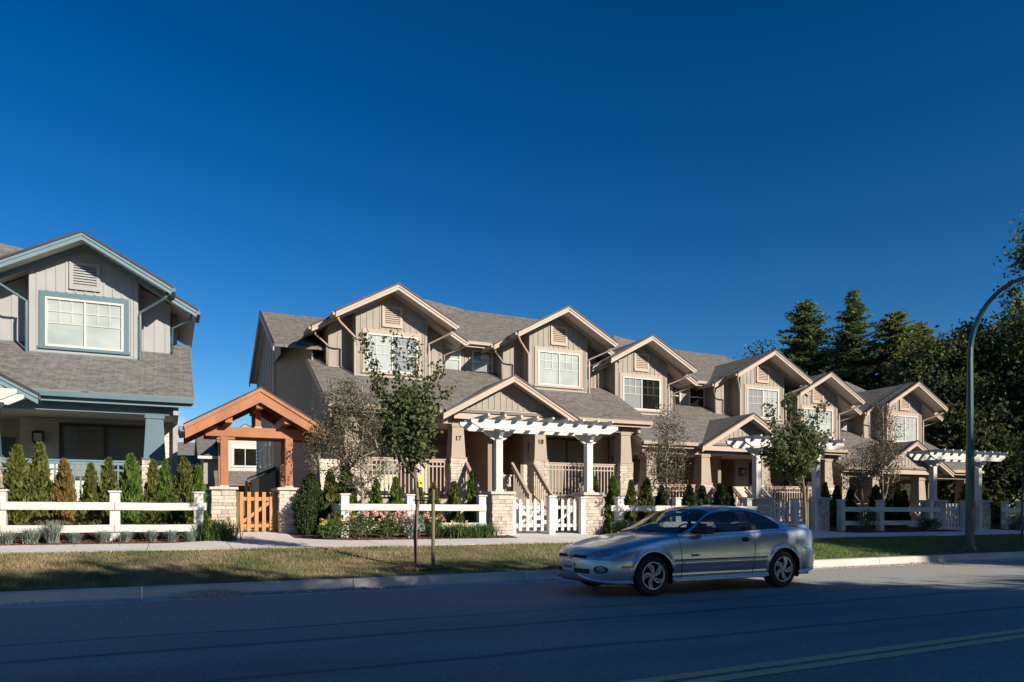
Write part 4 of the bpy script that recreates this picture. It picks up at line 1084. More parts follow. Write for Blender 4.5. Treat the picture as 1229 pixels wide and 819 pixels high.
LM['fir'] = leafmat('fir_needles', [(.085,.13,.045), (.13,.18,.06), (.20,.235,.08), (.055,.09,.034)], trans=.4)
LM['firg'] = leafmat('light_fir_needles', [(.13,.16,.042), (.19,.215,.055), (.26,.27,.075), (.085,.11,.03)], trans=.4)
LM['dark'] = leafmat('dark_woodland_leaf', [(.035,.058,.018), (.062,.088,.026), (.10,.122,.04), (.024,.04,.014), (.15,.16,.055)], trans=.35)
LM['lime'] = leafmat('yellowing_leaf', [(.17,.17,.03), (.25,.22,.05), (.10,.12,.025)], trans=.3)
LM['lav'] = leafmat('silver_grey_leaf', [(.20,.24,.20), (.28,.32,.27), (.15,.20,.15)], trans=.15)
LM['bed'] = leafmat('garden_leaf', [(.05,.10,.02), (.09,.15,.035), (.13,.19,.06), (.035,.07,.016)], trans=.25)
LM['rust'] = leafmat('rusty_hedge_leaf', [(.24,.13,.06), (.15,.11,.04), (.07,.085,.025), (.30,.17,.09)], trans=.25)
LM['pink'] = leafmat('pink_petal', [(.75,.35,.33), (.80,.60,.55), (.62,.18,.20)], trans=.3)
LM['yel'] = leafmat('yellow_petal', [(.80,.60,.10), (.85,.70,.25)], trans=.3)
M['bark'] = pmat('grey_brown_bark', (.22,.175,.13), (.13,.10,.075), 9, .9, .4, 40)
M['palebark'] = pmat('pale_bark', (.36,.31,.25), (.22,.185,.145), 9, .85, .3, 40)
M['darkbark'] = pmat('dark_bark', (.07,.055,.04), (.04,.03,.022), 6, .95, .4, 20)

def ell_points(ells, n, rng, shell=.0):
    w = np.array([e[3]*e[4]*e[5] for e in ells]); w = w/w.sum(); k = rng.choice(len(ells), size=n, p=w)
    d = rng.normal(size=(n, 3)); d /= np.linalg.norm(d, axis=1)[:, None]
    r = (shell**3+(1-shell**3)*rng.random((n, 1)))**(1/3)
    E_ = np.array(ells)[k]
    return E_[:, :3]+d*r*E_[:, 3:6]

def grow(trunk, tips, bias=.35):
    """join every tip to the nearest lower node of the growing skeleton; returns nodes, parents"""
    nodes = [np.array(p, float) for p in trunk]; par = [-1]+list(range(len(trunk)-1))
    order = np.argsort([np.linalg.norm(t-nodes[len(trunk)//3]) for t in tips])
    for i in order:
        t = tips[i]; P = np.array(nodes); d = np.linalg.norm(P-t, axis=1)
        pen = np.where(P[:, 2] > t[2]-.05, 1.8, 1.0)
        j = int(np.argmin(d*pen + bias*0))
        p = nodes[j]; L = np.linalg.norm(t-p)
        if L > .5:
            m = (p+t)/2 + RNG.normal(size=3)*L*.07 - np.array([0, 0, L*.06]); nodes.append(m); par.append(j); j = len(nodes)-1
        nodes.append(t); par.append(j)
    return nodes, par

def tree(name, loc, trunk, rt, ells, ntips, per, lsize, lm, bark, label, cat='tree', group=None, spread=.22, rmin=.006, seed=1, aspect=.6, T=None, droop=None, extra=None):
    rng = np.random.default_rng(seed)
    T = thing(name, loc, label, cat, group)
    tips = ell_points(ells, ntips, rng)
    if extra is not None: tips = np.vstack([tips, extra])
    nodes, par = grow(trunk, list(tips))
    cnt = [1]*len(nodes)
    for i in range(len(nodes)-1, 0, -1):
        if par[i] >= 0: cnt[par[i]] += cnt[i]
    tot = cnt[0]; mb = MB()
    rad = [max(rmin, rt*(c/tot)**.45) for c in cnt]
    for i in range(len(trunk)): rad[i] = max(rad[i], rt*(1-.75*i/len(trunk)))
    mb.tube([nodes[i] for i in range(len(trunk))], rad[:len(trunk)], 8)
    for i in range(len(trunk), len(nodes)):
        j = par[i]; mb.tube([nodes[j], nodes[i]], [min(rad[j], rad[i]*1.3), rad[i]], 5 if rad[i] > .02 else 3, caps=False)
    mb.build('trunk', bark, T, smooth=True, off=(0,0,0), fix=False)
    pts = []
    for i in range(len(trunk), len(nodes)):
        p, q = nodes[par[i]], nodes[i]
        k = rng.poisson(per)
        if k: 
            t = rng.beta(2.2, 1.1, size=(k, 1)); pts.append(p+(q-p)*t+rng.normal(size=(k, 3))*spread*np.array([1, 1, .8]))
    pts = np.vstack(pts)
    V, F = leaves(pts, lsize, aspect, rng=rng, droop=droop)
    np_mesh('crown', V, F, lm, T)
    return T

# young staked street tree with leaders shooting above its crown
def shoots(rng, lst):
    out = []
    for (x, y, z0, z1, n, x1) in [q if len(q) == 6 else q+(q[0],) for q in lst]:
        for k in range(n):
            t = k/(n-1); out.append((x+(x1-x)*t+rng.normal()*.03+(.12*t if x > 0 else -.05*t), y+rng.normal()*.03, z0+(z1-z0)*t))
    return np.array(out)
rg = np.random.default_rng(5)
x, y = 4.10, 12.9; z = gz(x, y)
tree('street_tree', (x, y, z), [(0,0,0),(-.03,0,.6),(.02,0,1.2),(-.02,0,1.62),(-.08,0,2.1),(-.12,0,2.6)], .036,
     [(-.12,0,2.12,.40,.42,.34), (-.22,0,2.55,.46,.45,.42), (-.14,0,3.0,.38,.38,.35), (.02,0,2.75,.40,.35,.40)], 170, 19, .078, LM['maple'], M['bark'],
     'young leafy green street tree tied to a wooden stake on the verge', group='young street trees on the verge', spread=.075, seed=3, aspect=.75,
     extra=shoots(rg, [(-.4,0,2.6,4.15,17,-.92), (-.26,0,3.0,4.2,12,-.42), (-.05,0,3.1,4.1,10,.0), (.10,.0,2.9,3.75,9,.36), (.2,0,2.7,3.3,7,.5), (-.5,0,2.5,3.5,9,-.75)]))
def stake(x, y, zt, label, tx=None, tz=None, ty=None):
    T = thing('tree_stake', (x, y, gz(x, y)), label, 'tree stake', 'wooden tree stakes')
    m = MB(); m.lathe([(.0,-.1),(.035,-.1),(.033,1.0),(.032,zt-gz(x,y)),(.0,zt-gz(x,y)+.01)], (x, y, gz(x, y)), 9); m.build('pole', M['post'], T)
    if tx is not None:
        m = MB(); m.tube([(x+.02, y-.035, tz), (tx, ty-.04, tz+.02), (tx-.05, ty, tz+.02), (tx, ty+.04, tz+.02), (x, y+.035, tz)], .010, 6); m.build('tie_strap', M['black'], T)
stake(4.26, 12.45, 1.62+.0, 'round wooden stake tied to the leafy young tree', 4.08, 1.42, 12.9)
T = thing('plant_tag', (4.13, 12.82, 1.72), 'yellow plant tag hanging on the staked young tree', 'tag')
m = MB(); m.prism([(4.115,12.83,1.68),(4.205,12.82,1.68),(4.205,12.82,1.85),(4.16,12.83,1.91),(4.115,12.83,1.85)], (0,.004,0)); m.build('card', pmat('yellow_card', (.80,.74,.10), None, 3, .5), T)
m = MB(); m.box(4.14, 4.175, 12.818, 12.824, 1.73, 1.77); m.build('printed_mark', M['black'], T)
m = MB(); m.tube([(4.16,12.83,1.9),(4.14,12.86,1.96),(4.12,12.9,1.95)], .003, 4); m.build('string', M['black'], T)

# pale open tree behind the fence, numbers 17
x, y = 4.60, 19.2; z = gz(x, y)
tree('garden_tree', (x, y, z), [(0,0,0),(.02,0,1.0),(-.02,0,2.0),(.05,0,3.0),(0,0,3.9)], .05,
     [(-.35,0,2.6,.95,.6,.85), (.15,0,3.1,.8,.6,.7), (-.4,0,3.5,.7,.5,.6), (-.9,0,2.1,.55,.4,.7), (.0,0,1.7,.8,.4,.6)], 360, 28, .066, LM['olive'], M['palebark'],
     'pale airy grey green tree behind the rail fence of number 17', group='garden trees behind the rail fences', spread=.11, seed=8, aspect=.5, rmin=.0045)
# shorter trees in front of the middle and far houses
x, y = 15.0, 20.0; z = gz(x, y)
tree('garden_tree', (x, y, z), [(0,0,0),(.02,0,.9),(-.02,0,1.8),(.05,0,2.7),(0,0,3.5)], .045,
     [(-.1,0,2.3,.9,.6,.75), (.1,0,3.0,.75,.5,.6), (0,0,3.6,.42,.35,.35), (0,0,1.5,.8,.5,.5)], 300, 16, .066, LM['olive'], M['palebark'],
     'pale airy tree whose top shows over the roof of the parked car', group='garden trees behind the rail fences', spread=.12, seed=9, aspect=.5, rmin=.0045,
     extra=shoots(rg, [(.15,0,3.6,4.5,9), (-.25,0,3.5,4.2,7)]))
x, y = 23.7, 19.6; z = gz(x, y)
tree('garden_tree', (x, y, z), [(0,0,0),(.02,0,.9),(-.02,0,1.8),(.05,0,2.7),(0,0,3.5)], .045,
     [(-.45,0,1.9,1.0,.6,.65), (.1,0,2.5,.9,.6,.7), (.5,0,2.9,.6,.5,.5)], 330, 12, .060, LM['olive_dk'], M['palebark'],
     'thin greyish tree with bare twigs right of the middle pergola', group='garden trees behind the rail fences', spread=.12, seed=10, aspect=.5, rmin=.006)
x, y = 24.4, 19.3; z = gz(x, y)
tree('garden_tree', (x, y, z), [(0,0,0),(.1,0,1.0),(.0,0,2.2),(.1,0,3.4),(.05,0,4.6)], .04,
     [(.2,0,3.2,.7,.5,1.1), (.1,0,4.2,.45,.4,.8), (.3,0,2.4,.8,.5,.8)], 230, 15, .065, LM['birch'], M['palebark'],
     'slender yellow green birch in front of the farthest duplex', group='garden trees behind the rail fences', spread=.14, seed=12, aspect=.6, rmin=.005)
# second verge tree, dense green, right of the car
x, y = 14.95, 14.1; z = gz(x, y)
tree('street_tree', (x, y, z), [(0,0,0),(.02,0,.8),(-.02,0,1.4),(-.12,0,2.0),(-.2,0,2.7)], .04,
     [(-.5,0,2.3,.80,.6,.42), (-.3,0,2.8,.62,.55,.42), (-.85,0,2.55,.45,.45,.4), (.05,0,2.5,.5,.45,.45), (-.4,0,1.95,.45,.4,.25)], 210, 17, .092, LM['maple'], M['bark'],
     'bushy dark green street tree growing behind the rear of the car', group='young street trees on the verge', spread=.09, seed=14, aspect=.75,
     extra=shoots(rg, [(-.85,0,2.7,3.6,10,-1.2), (-.45,0,3.0,3.9,10), (.12,0,2.8,3.75,10,.5), (-.1,0,3.0,3.5,6), (.3,0,2.4,3.0,6,.75)]))
stake(15.25, 14.3, 1.9, 'wooden stake beside the bushy tree behind the car', 14.96, 1.5, 14.1)
# thin one at the right edge
x, y = 24.3, 14.2; z = gz(x, y)
tree('street_tree', (x, y, z), [(0,0,0),(.0,0,1.0),(.04,0,1.8),(.1,0,2.6)], .03, [(.3,0,2.6,.6,.5,.7)], 60, 12, .09, LM['maple'], M['bark'],
     'thin street tree on the verge at the right edge', group='young street trees on the verge', spread=.1, seed=15)

# columnar cedars
def cedar_mesh(seed, H, Rb, lm, n, lean=0.0, size=.115):
    rng = np.random.default_rng(seed)
    u = rng.random(n)**.85; zz = .05+u*(H-.05); 
    prof = np.clip(1-(zz/H), 0, 1)**.62*(.55+.45*np.minimum(1, zz/(.25*H)))
    th = rng.random(n)*2*np.pi
    lump = 1+.24*np.sin(th*3+zz*6+seed)+.20*np.sin(th*5-zz*11+seed*2)+.15*np.sin(zz*23+th*2+seed)
    r = Rb*prof*lump*(.40+.85*np.sqrt(rng.random(n)))
    C = np.stack([r*np.cos(th)+lean*zz, r*np.sin(th), zz], 1)
    a = np.stack([np.cos(th)*.45, np.sin(th)*.45, np.ones(n)], 1)+rng.normal(size=(n, 3))*.35; a /= np.linalg.norm(a, axis=1)[:, None]
    b = np.cross(a, rng.normal(size=(n, 3))); b /= np.linalg.norm(b, axis=1)[:, None]
    s = size*(1+.6*rng.uniform(-1, 1, (n, 1)))
    V = np.stack([C-a*s*.6, C+b*s*.22, C+a*s*.6, C-b*s*.22], 1).reshape(-1, 3)
    return V, np.arange(n*4).reshape(n, 4)
CED = {}
def cedar(px_x, y, ztop, Rb, kind, label, group, seed):
    z = gz(px_x, y); H = ztop-z
    T = thing('columnar_cedar', (px_x, y, z), label, 'conifer', group, rz=seed*1.7)
    V, F = cedar_mesh(seed, H, Rb, kind, int(1500+2600*Rb/.3*H/1.5), lean=random.uniform(-.02, .02))
    np_mesh('foliage', V, F, LM[kind], T)
    m = MB(); m.tube([(0,0,-.05),(0,0,H*.5),(0,0,H*.9)], [.025,.018,.006], 6); m.build('trunk', M['bark'], T, off=(0,0,0))
g1 = 'columnar cedars in front of the blue grey house'
B1 = [(-3.05, 2.64, .33, 'cedar', 'bushy green columnar cedar nearest the left picture edge'),
      (-2.61, 2.72, .27, 'cedar', 'tallest columnar cedar with a wispy tip, second from the left edge'),
      (-2.12, 2.36, .25, 'cedar_rust', 'columnar cedar turning orange brown'),
      (-1.62, 2.28, .20, 'cedar', 'narrow olive columnar cedar right of the orange one'),
      (-1.24, 2.42, .22, 'cedar', 'dull green columnar cedar with a browned foot, third from the white middle post'),
      (-.80, 2.52, .30, 'cedar_bright', 'broad bright green columnar cedar behind the middle fence post'),
      (-.32, 2.40, .22, 'cedar', 'slim columnar cedar in front of the porch end pier'),
      (-.08, 2.40, .20, 'cedar_bright', 'slim bright columnar cedar touching the one at the porch end pier'),
      (.34, 2.46, .31, 'cedar', 'wide olive columnar cedar next to the cedar gateway'),
      (.66, 2.3, .16, 'cedar_bright', 'thin bright columnar cedar hard against the left gateway pier')]
for i, (a, zt, r_, k, lb) in enumerate(B1): cedar(a, 19.4, zt, r_, k, lb, g1, 20+i)
g2 = 'columnar cedars in front of numbers 17 and 18'
B2 = [(3.35, 2.15, .42, 'cedar_dk', 'dark wide conifer in shade right of the gateway'), (3.85, 2.25, .26, 'cedar', 'columnar cedar behind the fence corner post'), (4.25, 2.45, .27, 'cedar_bright', 'tall fresh green columnar cedar left of the pale tree trunk'),
      (5.05, 2.02, .19, 'cedar_bright', 'small columnar cedar just right of the pale tree trunk'), (5.6, 2.1, .20, 'cedar_bright', 'small columnar cedar left of the staked tree'),
      (6.25, 1.95, .2, 'cedar', 'small columnar cedar directly behind the staked tree'), (6.7, 1.95, .2, 'cedar', 'small columnar cedar behind the wooden stake'), (7.3, 2.0, .19, 'cedar', 'small columnar cedar below the number 17 pier'), (7.82, 2.35, .15, 'cedar_bright', 'thin tall columnar cedar left of the pergola')]
for i, (a, zt, r_, k, lb) in enumerate(B2): cedar(a, 19.5, zt, r_, k, lb, g2, 40+i)
B3 = [(12.0, 2.22, .17, 'cedar', 'thin columnar cedar right of the pergola of number 18'), (12.65, 2.28, .24, 'cedar_bright', 'fuller bright columnar cedar right of the thin one by number 18'),
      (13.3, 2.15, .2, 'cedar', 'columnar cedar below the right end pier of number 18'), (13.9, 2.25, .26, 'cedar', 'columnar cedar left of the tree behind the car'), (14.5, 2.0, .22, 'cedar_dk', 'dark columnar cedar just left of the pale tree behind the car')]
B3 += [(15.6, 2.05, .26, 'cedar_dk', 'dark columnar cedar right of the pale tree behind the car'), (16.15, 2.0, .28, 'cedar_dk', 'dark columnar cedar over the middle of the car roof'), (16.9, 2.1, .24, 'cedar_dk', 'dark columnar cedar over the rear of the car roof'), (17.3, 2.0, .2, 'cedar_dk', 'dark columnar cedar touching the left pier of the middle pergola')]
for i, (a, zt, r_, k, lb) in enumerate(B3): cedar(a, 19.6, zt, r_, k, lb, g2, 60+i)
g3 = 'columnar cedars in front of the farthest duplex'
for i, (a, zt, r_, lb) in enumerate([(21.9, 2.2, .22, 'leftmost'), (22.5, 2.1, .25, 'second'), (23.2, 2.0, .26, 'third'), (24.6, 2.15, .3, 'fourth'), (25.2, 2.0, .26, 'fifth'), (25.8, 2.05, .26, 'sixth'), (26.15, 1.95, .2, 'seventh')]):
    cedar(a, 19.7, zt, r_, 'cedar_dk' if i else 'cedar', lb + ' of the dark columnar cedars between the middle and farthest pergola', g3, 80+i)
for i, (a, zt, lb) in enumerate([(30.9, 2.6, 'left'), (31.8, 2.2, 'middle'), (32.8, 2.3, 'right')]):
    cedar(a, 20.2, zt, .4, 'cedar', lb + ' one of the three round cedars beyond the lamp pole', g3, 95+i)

# silver shrubs along the sidewalk
def tuft(name, x, y, w, h, n, lm, label, cat, group, seed, bw=.012, flowers=None, fm=None, kind=None, lean=.5, zoff=0):
    rng = np.random.default_rng(seed); z = gz(x, y)
    T = thing(name, (x, y, z), label, cat, group)
    base = rng.normal(size=(n, 2))*w*(.22 if lean < .9 else .13); th = rng.random(n)*6.283; L = h*(.5+.5*rng.random(n)); sp = lean*w*rng.random(n)
    d = np.stack([np.cos(th), np.sin(th)], 1)
    p0 = np.column_stack([base, np.zeros(n)]); p1 = np.column_stack([base+d*sp[:, None]*.5, L*.6]); p2 = np.column_stack([base+d*sp[:, None], L])
    s = np.stack([-np.sin(th), np.cos(th), np.zeros(n)], 1)*bw
    V = np.stack([p0-s, p0+s, p1+s*.9, p1-s*.9, p1-s*.9, p1+s*.9, p2+s*.1, p2-s*.1], 1).reshape(-1, 3); F = np.arange(n*8).reshape(-1, 4)
    np_mesh('foliage', V, F, lm, T)
    if flowers:
        k = flowers; idx = rng.choice(n, k, replace=False); P = p2[idx]+np.array([0, 0, .03])
        Pm = np.repeat(P, 9, 0)+rng.normal(size=(k*9, 3))*.022
        V, F = leaves(Pm, .055, .8, rng=rng); np_mesh('blossom', V, F, fm, T)
    return T
g4 = 'silver grey shrubs along the sidewalk'
LV = [(-2.95, .5, .30, 'left of the first white post'), (-2.55, .6, .40, 'largest one, left part of the bed'), (-2.16, .5, .42, 'below the orange cedar, spiky'), (-1.78, .42, .30, 'second left of the middle fence post'), (-1.25, .42, .30, 'just left of the middle fence post'), (-.84, .4, .32, 'just right of the middle fence post'), (-.34, .42, .33, 'between the middle and right fence posts'), (.06, .38, .30, 'just left of the right fence post'), (.42, .38, .28, 'at the foot of the right fence post')]
for i, (a, w, h, lb) in enumerate(LV): tuft('silver_shrub', a, 17.75+random.uniform(-.1,.1), w*.62, h*random.uniform(.75,1.2), random.randint(220,360), LM['lav'], 'silver grey shrub ' + lb, 'shrub', g4, 100+i, bw=.009, lean=.95)
tuft('green_shrub', 1.0, 18.0, .75, .5, 700, LM['bed'], 'grass green shrub in front of the left gateway pier', 'shrub', None, 120, bw=.010, flowers=10, fm=LM['yel'])
for i, (a, w) in enumerate([(-2.3, .9), (-1.4, .8)]):
    z = gz(a, 18.7); T = thing('low_hedge', (a, 18.75, z), ('left' if i == 0 else 'right')+' part of the low rusty leaved hedge behind the fence rails', 'hedge')
    P = ell_points([(0,0,.28,w*.62,.22,.26)], 1500, np.random.default_rng(130+i)); V, F = leaves(P, .07, .7); np_mesh('foliage', V, F, LM['rust'] if i < 2 else LM['bed'], T)
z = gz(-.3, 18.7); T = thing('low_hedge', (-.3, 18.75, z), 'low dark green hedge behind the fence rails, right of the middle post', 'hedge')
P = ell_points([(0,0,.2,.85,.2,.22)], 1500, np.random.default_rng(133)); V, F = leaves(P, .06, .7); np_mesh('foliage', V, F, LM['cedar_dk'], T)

# flower bed of numbers 17
def bush(x, y, w, h, lm, label, seed, fl=0, fm=None, name='rose_bush', cat='shrub', group=None, ls=.055, n=900, fz=.9):
    rng = np.random.default_rng(seed); z = gz(x, y); T = thing(name, (x, y, z), label, cat, group)
    P = ell_points([(0,0,h*.5,w/2,w*.36,h*.5), (w*.15,0,h*.65,w*.3,w*.25,h*.4)], n, rng); P[:, 2] = np.abs(P[:, 2]); V, F = leaves(P, ls, .6, rng=rng); np_mesh('foliage', V, F, lm, T)
    m = MB()
    for k in range(5): m.tube([(0,0,0), (random.uniform(-.3,.3)*w, random.uniform(-.2,.2)*w, h*.8)], .006, 4)
    m.build('stems', M['bark'], T, off=(0,0,0))
    if fl:
        Q = rng.uniform(-.5, .5, (fl, 3))*np.array([w, w*.5, h*.35])+np.array([0, -.08, h*fz]); Q = np.repeat(Q, 12, 0)+rng.normal(size=(fl*12, 3))*.024
        V, F = leaves(Q, .058, .85, rng=rng); np_mesh('blossom', V, F, fm, T)
g5 = 'flowering shrubs in the bed of number 17'
bush(3.55, 18.0, .7, .50, LM['bed'], 'low leafy bush with yellow blooms at the fence corner', 140, 7, LM['yel'], group=g5)
bush(4.25, 18.0, .8, .62, LM['bed'], 'rose bush with pale pink blooms under the corner post', 141, 16, LM['pink'], group=g5)
bush(4.95, 18.0, .8, .60, LM['bed'], 'rose bush with the densest pink blooms between the fence posts', 142, 24, LM['pink'], group=g5)
bush(5.6, 17.9, .6, .62, LM['lav'], 'grey green bush at the foot of the middle post', 143, 8, LM['pink'], group=g5)
bush(6.15, 18.0, .5, .55, LM['bed'], 'small rose bush with deep pink blooms behind the stake', 144, 8, LM['pink'], group=g5)
tuft('day_lily', 6.75, 17.95, .9, .42, 420, LM['bed'], 'grassy clump with yellow blooms right of the stake', 'plant', g5, 145, bw=.012, flowers=6, fm=LM['yel'])
tuft('day_lily', 7.45, 17.95, .8, .40, 420, LM['bed'], 'grassy clump beside the left pergola pier', 'plant', g5, 146, bw=.012)
tuft('day_lily', 11.95, 18.0, .8, .45, 380, LM['bed'], 'bright grassy clump right of the pergola pier of number 18', 'plant', None, 147, bw=.013, flowers=4, fm=LM['yel'])
tuft('day_lily', 12.8, 18.0, .8, .42, 330, LM['bed'], 'grassy clump above the car bonnet', 'plant', None, 148, bw=.013, flowers=3, fm=LM['yel'])
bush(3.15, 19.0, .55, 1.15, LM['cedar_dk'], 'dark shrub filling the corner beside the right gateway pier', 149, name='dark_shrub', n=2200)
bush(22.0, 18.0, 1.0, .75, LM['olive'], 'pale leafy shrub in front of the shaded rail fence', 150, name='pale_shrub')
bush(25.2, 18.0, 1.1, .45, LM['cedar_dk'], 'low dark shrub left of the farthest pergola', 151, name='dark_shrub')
bush(30.6, 18.0, 1.4, .55, LM['bed'], 'green shrub with yellow blooms beyond the lamp pole', 152, 6, LM['yel'], name='flowering_shrub')
bush(32.4, 18.0, 1.4, .4, LM['rust'], 'brownish low shrub at the right edge fence', 153, name='brown_shrub')
tuft('garden_plant', 10.9, 19.9, .5, 1.1, 160, LM['bed'], 'tall leafy plant behind the picket gate of number 18', 'plant', None, 154, bw=.02)

# grass blades on the verge
def grass():
    n = 95000; rng = np.random.default_rng(77)
    x = -4.5+40*rng.random(n)**1.7; y = 12.05+3.38*rng.random(n)
    edge = rng.random(n) < .12; y[edge] = 15.42-np.abs(rng.normal(size=edge.sum()))*.06
    zz = np.array([gz(a, b) for a, b in zip(x, y)])
    patch = np.sin(x*1.7+np.sin(y*2.1)*1.5)*np.sin(y*1.9+x*.6)
    h = (.022+.03*rng.random(n))*(1+.35*patch)*np.where(x > 10, 1.2, 1)
    th = rng.random(n)*6.283; w = .004+.003*rng.random(n)
    s = np.stack([np.cos(th), np.sin(th), 0*th], 1)*w[:, None]
    tip = rng.normal(size=(n, 2))*.014
    P = np.column_stack([x, y, zz-.002]); Q = np.column_stack([x+tip[:, 0], y+tip[:, 1], zz+h])
    V = np.stack([P-s, P+s, Q], 1).reshape(-1, 3); F = np.arange(n*3).reshape(n, 3)
    m, nt, b, out = newmat('grass_blade')
    g = nt.nodes.new('ShaderNodeNewGeometry'); n1 = coordnoise(nt, .9, 6)
    ad = nt.nodes.new('ShaderNodeMath'); ad.operation = 'MULTIPLY_ADD'; ad.inputs[1].default_value = .16; nt.links.new(g.outputs['Random Per Island'], ad.inputs[0]); nt.links.new(n1.outputs['Fac'], ad.inputs[2])
    r = ramp(nt, [(.44,(.075,.115,.025)), (.57,(.17,.155,.055)), (.72,(.30,.235,.12))]); nt.links.new(ad.outputs[0], r.inputs[0])
    tc = nt.nodes.new('ShaderNodeTexCoord'); sp = nt.nodes.new('ShaderNodeSeparateXYZ'); nt.links.new(tc.outputs['Object'], sp.inputs[0])
    mr = nt.nodes.new('ShaderNodeMapRange'); mr.inputs['From Min'].default_value = 5; mr.inputs['From Max'].default_value = 13; nt.links.new(sp.outputs['X'], mr.inputs[0])
    rg2 = ramp(nt, [(0,(.06,.12,.018)), (1,(.16,.22,.045))]); nt.links.new(g.outputs['Random Per Island'], rg2.inputs[0])
    nt.links.new(mix(nt, mr.outputs[0], r.outputs[0], rg2.outputs[0]), b.inputs['Base Color']); b.inputs['Roughness'].default_value = .8
    o = np_mesh('grass', V, F, m); tag(o, 'short patchy grass of the verge, dry on the left and greener on the right', 'grass', kind='stuff')
grass()
M['chip'] = pmat('bark_chip', (.20,.085,.05), (.10,.045,.028), 12, .95, island=.4)
def chips():
    rng = np.random.default_rng(5); n = 9000; x = -4+38*rng.random(n)**1.5; y = 17.22+1.6*rng.random(n)**1.4
    k = (np.abs(x-2.0) > 1.7) & (np.abs(x-9.7) > 1.5) & (np.abs(x-19.1) > 1.6) & (np.abs(x-28) > 1.6); x = x[k]; y = y[k]
    P = np.column_stack([x, y, [gz(a, b)+.008 for a, b in zip(x, y)]]); V, F = leaves(P, .045, .5, rng=rng)
    o = np_mesh('bark_chips', V, F, M['chip']); tag(o, 'reddish bark chips covering the beds behind the sidewalk', 'bark mulch', kind='stuff')
chips()
def fallen():
    rng = np.random.default_rng(51); n = 520; x = -4+30*rng.random(n)**1.3; y = np.where(rng.random(n) < .55, 11.9-np.abs(rng.normal(size=n))*.35, 12.1+5*rng.random(n))
    k = (y < 17.1) & ((y < 11.8) | (y > 12.02)); x = x[k]; y = y[k]
    P = np.column_stack([x, y, [gz(a, b)+.02 for a, b in zip(x, y)]]); V, F = leaves(P, .05, .7, rng=rng); V[:, 2] = np.repeat(P[:, 2], 4)+(V[:, 2]-np.repeat(P[:, 2], 4))*.35
    o = np_mesh('fallen_leaves', V, F, M['fall']); tag(o, 'dry fallen leaves scattered over the gutter, grass and sidewalk', 'leaves', kind='stuff')
fallen()

# ------------------------------------------------------------------ far trees
def conifer_data(seed, H, base, rmax, n_per=12, size=.26, lm=None, bare=.04, power=.9, irregular=.25):
    rng = np.random.default_rng(seed); P = []; Dd = []; mb = MB()
    mb.tube([(0,0,0),(0,0,H*.6),(0,0,H)], [H*.018, H*.009, .02], 7)
    z = base
    while z < H*.985:
        t = (z-base)/(H-base); Lmax = rmax*(1-t)**power+.12
        nb = rng.integers(5, 8)
        for k in range(nb):
            th = rng.random()*6.283; L = Lmax*(1-irregular+2*irregular*rng.random()); L = max(L, .15)
            up = .32-.5*(1-t)
            steps = max(3, int(L/.16)); d = np.array([math.cos(th), math.sin(th), 0])
            side = np.array([-d[1], d[0], 0])
            for s in range(steps):
                f = (s+1)/steps; zz = z+L*f*up*.6-.18*L*f*f*(1-t)+.12*L*max(0, f-.7)
                c = d*L*f+np.array([0, 0, zz]); wv = L*.33*(1-f)*.9+.1
                m = max(2, int(n_per*(wv/.5)+1))
                off = rng.uniform(-1, 1, (m, 1))*side*wv+rng.normal(size=(m, 3))*np.array([.08,.08,.07])
                P.append(c+off); Dd.append(np.tile(d*.8, (m, 1))+side*np.sign(off@side)[:, None]*.6)
            if L > .6: mb.tube([(0,0,z), tuple(d*L*.9+np.array([0,0,z+L*up*.5]))], [.035, .01], 4, caps=False)
        z += max(.16, .32*(1-t*.5))*H/14
    P = np.vstack(P); Dd = np.vstack(Dd); n = len(P)
    a = Dd+rng.normal(size=(n, 3))*.4; a[:, 2] -= .1; a /= np.linalg.norm(a, axis=1)[:, None]
    b = np.cross(a, np.array([0, 0, 1])+rng.normal(size=(n, 3))*1.8); b /= np.linalg.norm(b, axis=1)[:, None]
    s = size*(1+.45*rng.uniform(-1, 1, (n, 1)))
    V = np.stack([P-a*s*.5, P+b*s*.24, P+a*s*.6, P-b*s*.24], 1).reshape(-1, 3)
    return mb, V, np.arange(n*4).reshape(n, 4)
def conifer(x, y, H, rmax, lm, label, seed, base=1.5, **k):
    T = thing('fir_tree', (x, y, .8), label, 'tree', 'tall conifers behind the houses')
    mb, V, F = conifer_data(seed, H, base, rmax, **k)
    mb.build('trunk', M['darkbark'], T, off=(0,0,0), fix=False); np_mesh('crown', V, F, lm, T)
    return T
conifer(46.3, 43.6, 17.4, 4.6, LM['fir'], 'dark conifer with an open flat top, left of the two tall ones', 201, irregular=.42, power=.62)
conifer(50.5, 42.6, 18.4, 5.6, LM['fir'], 'tallest pointed conifer on the skyline', 202, irregular=.3, power=.85)
conifer(52.9, 40.6, 16.4, 5.2, LM['firg'], 'rounded lighter green conifer right of the tallest one', 203, irregular=.15, power=.6)
conifer(48.9, 46.0, 15.4, 3.8, LM['fir'], 'shorter dark conifer in the gap between the tall ones', 204, irregular=.3, power=.7)
conifer(55.2, 40.2, 15.6, 3.8, LM['firg'], 'broad green conifer at the right end of the conifer group', 205, irregular=.15, power=.55)

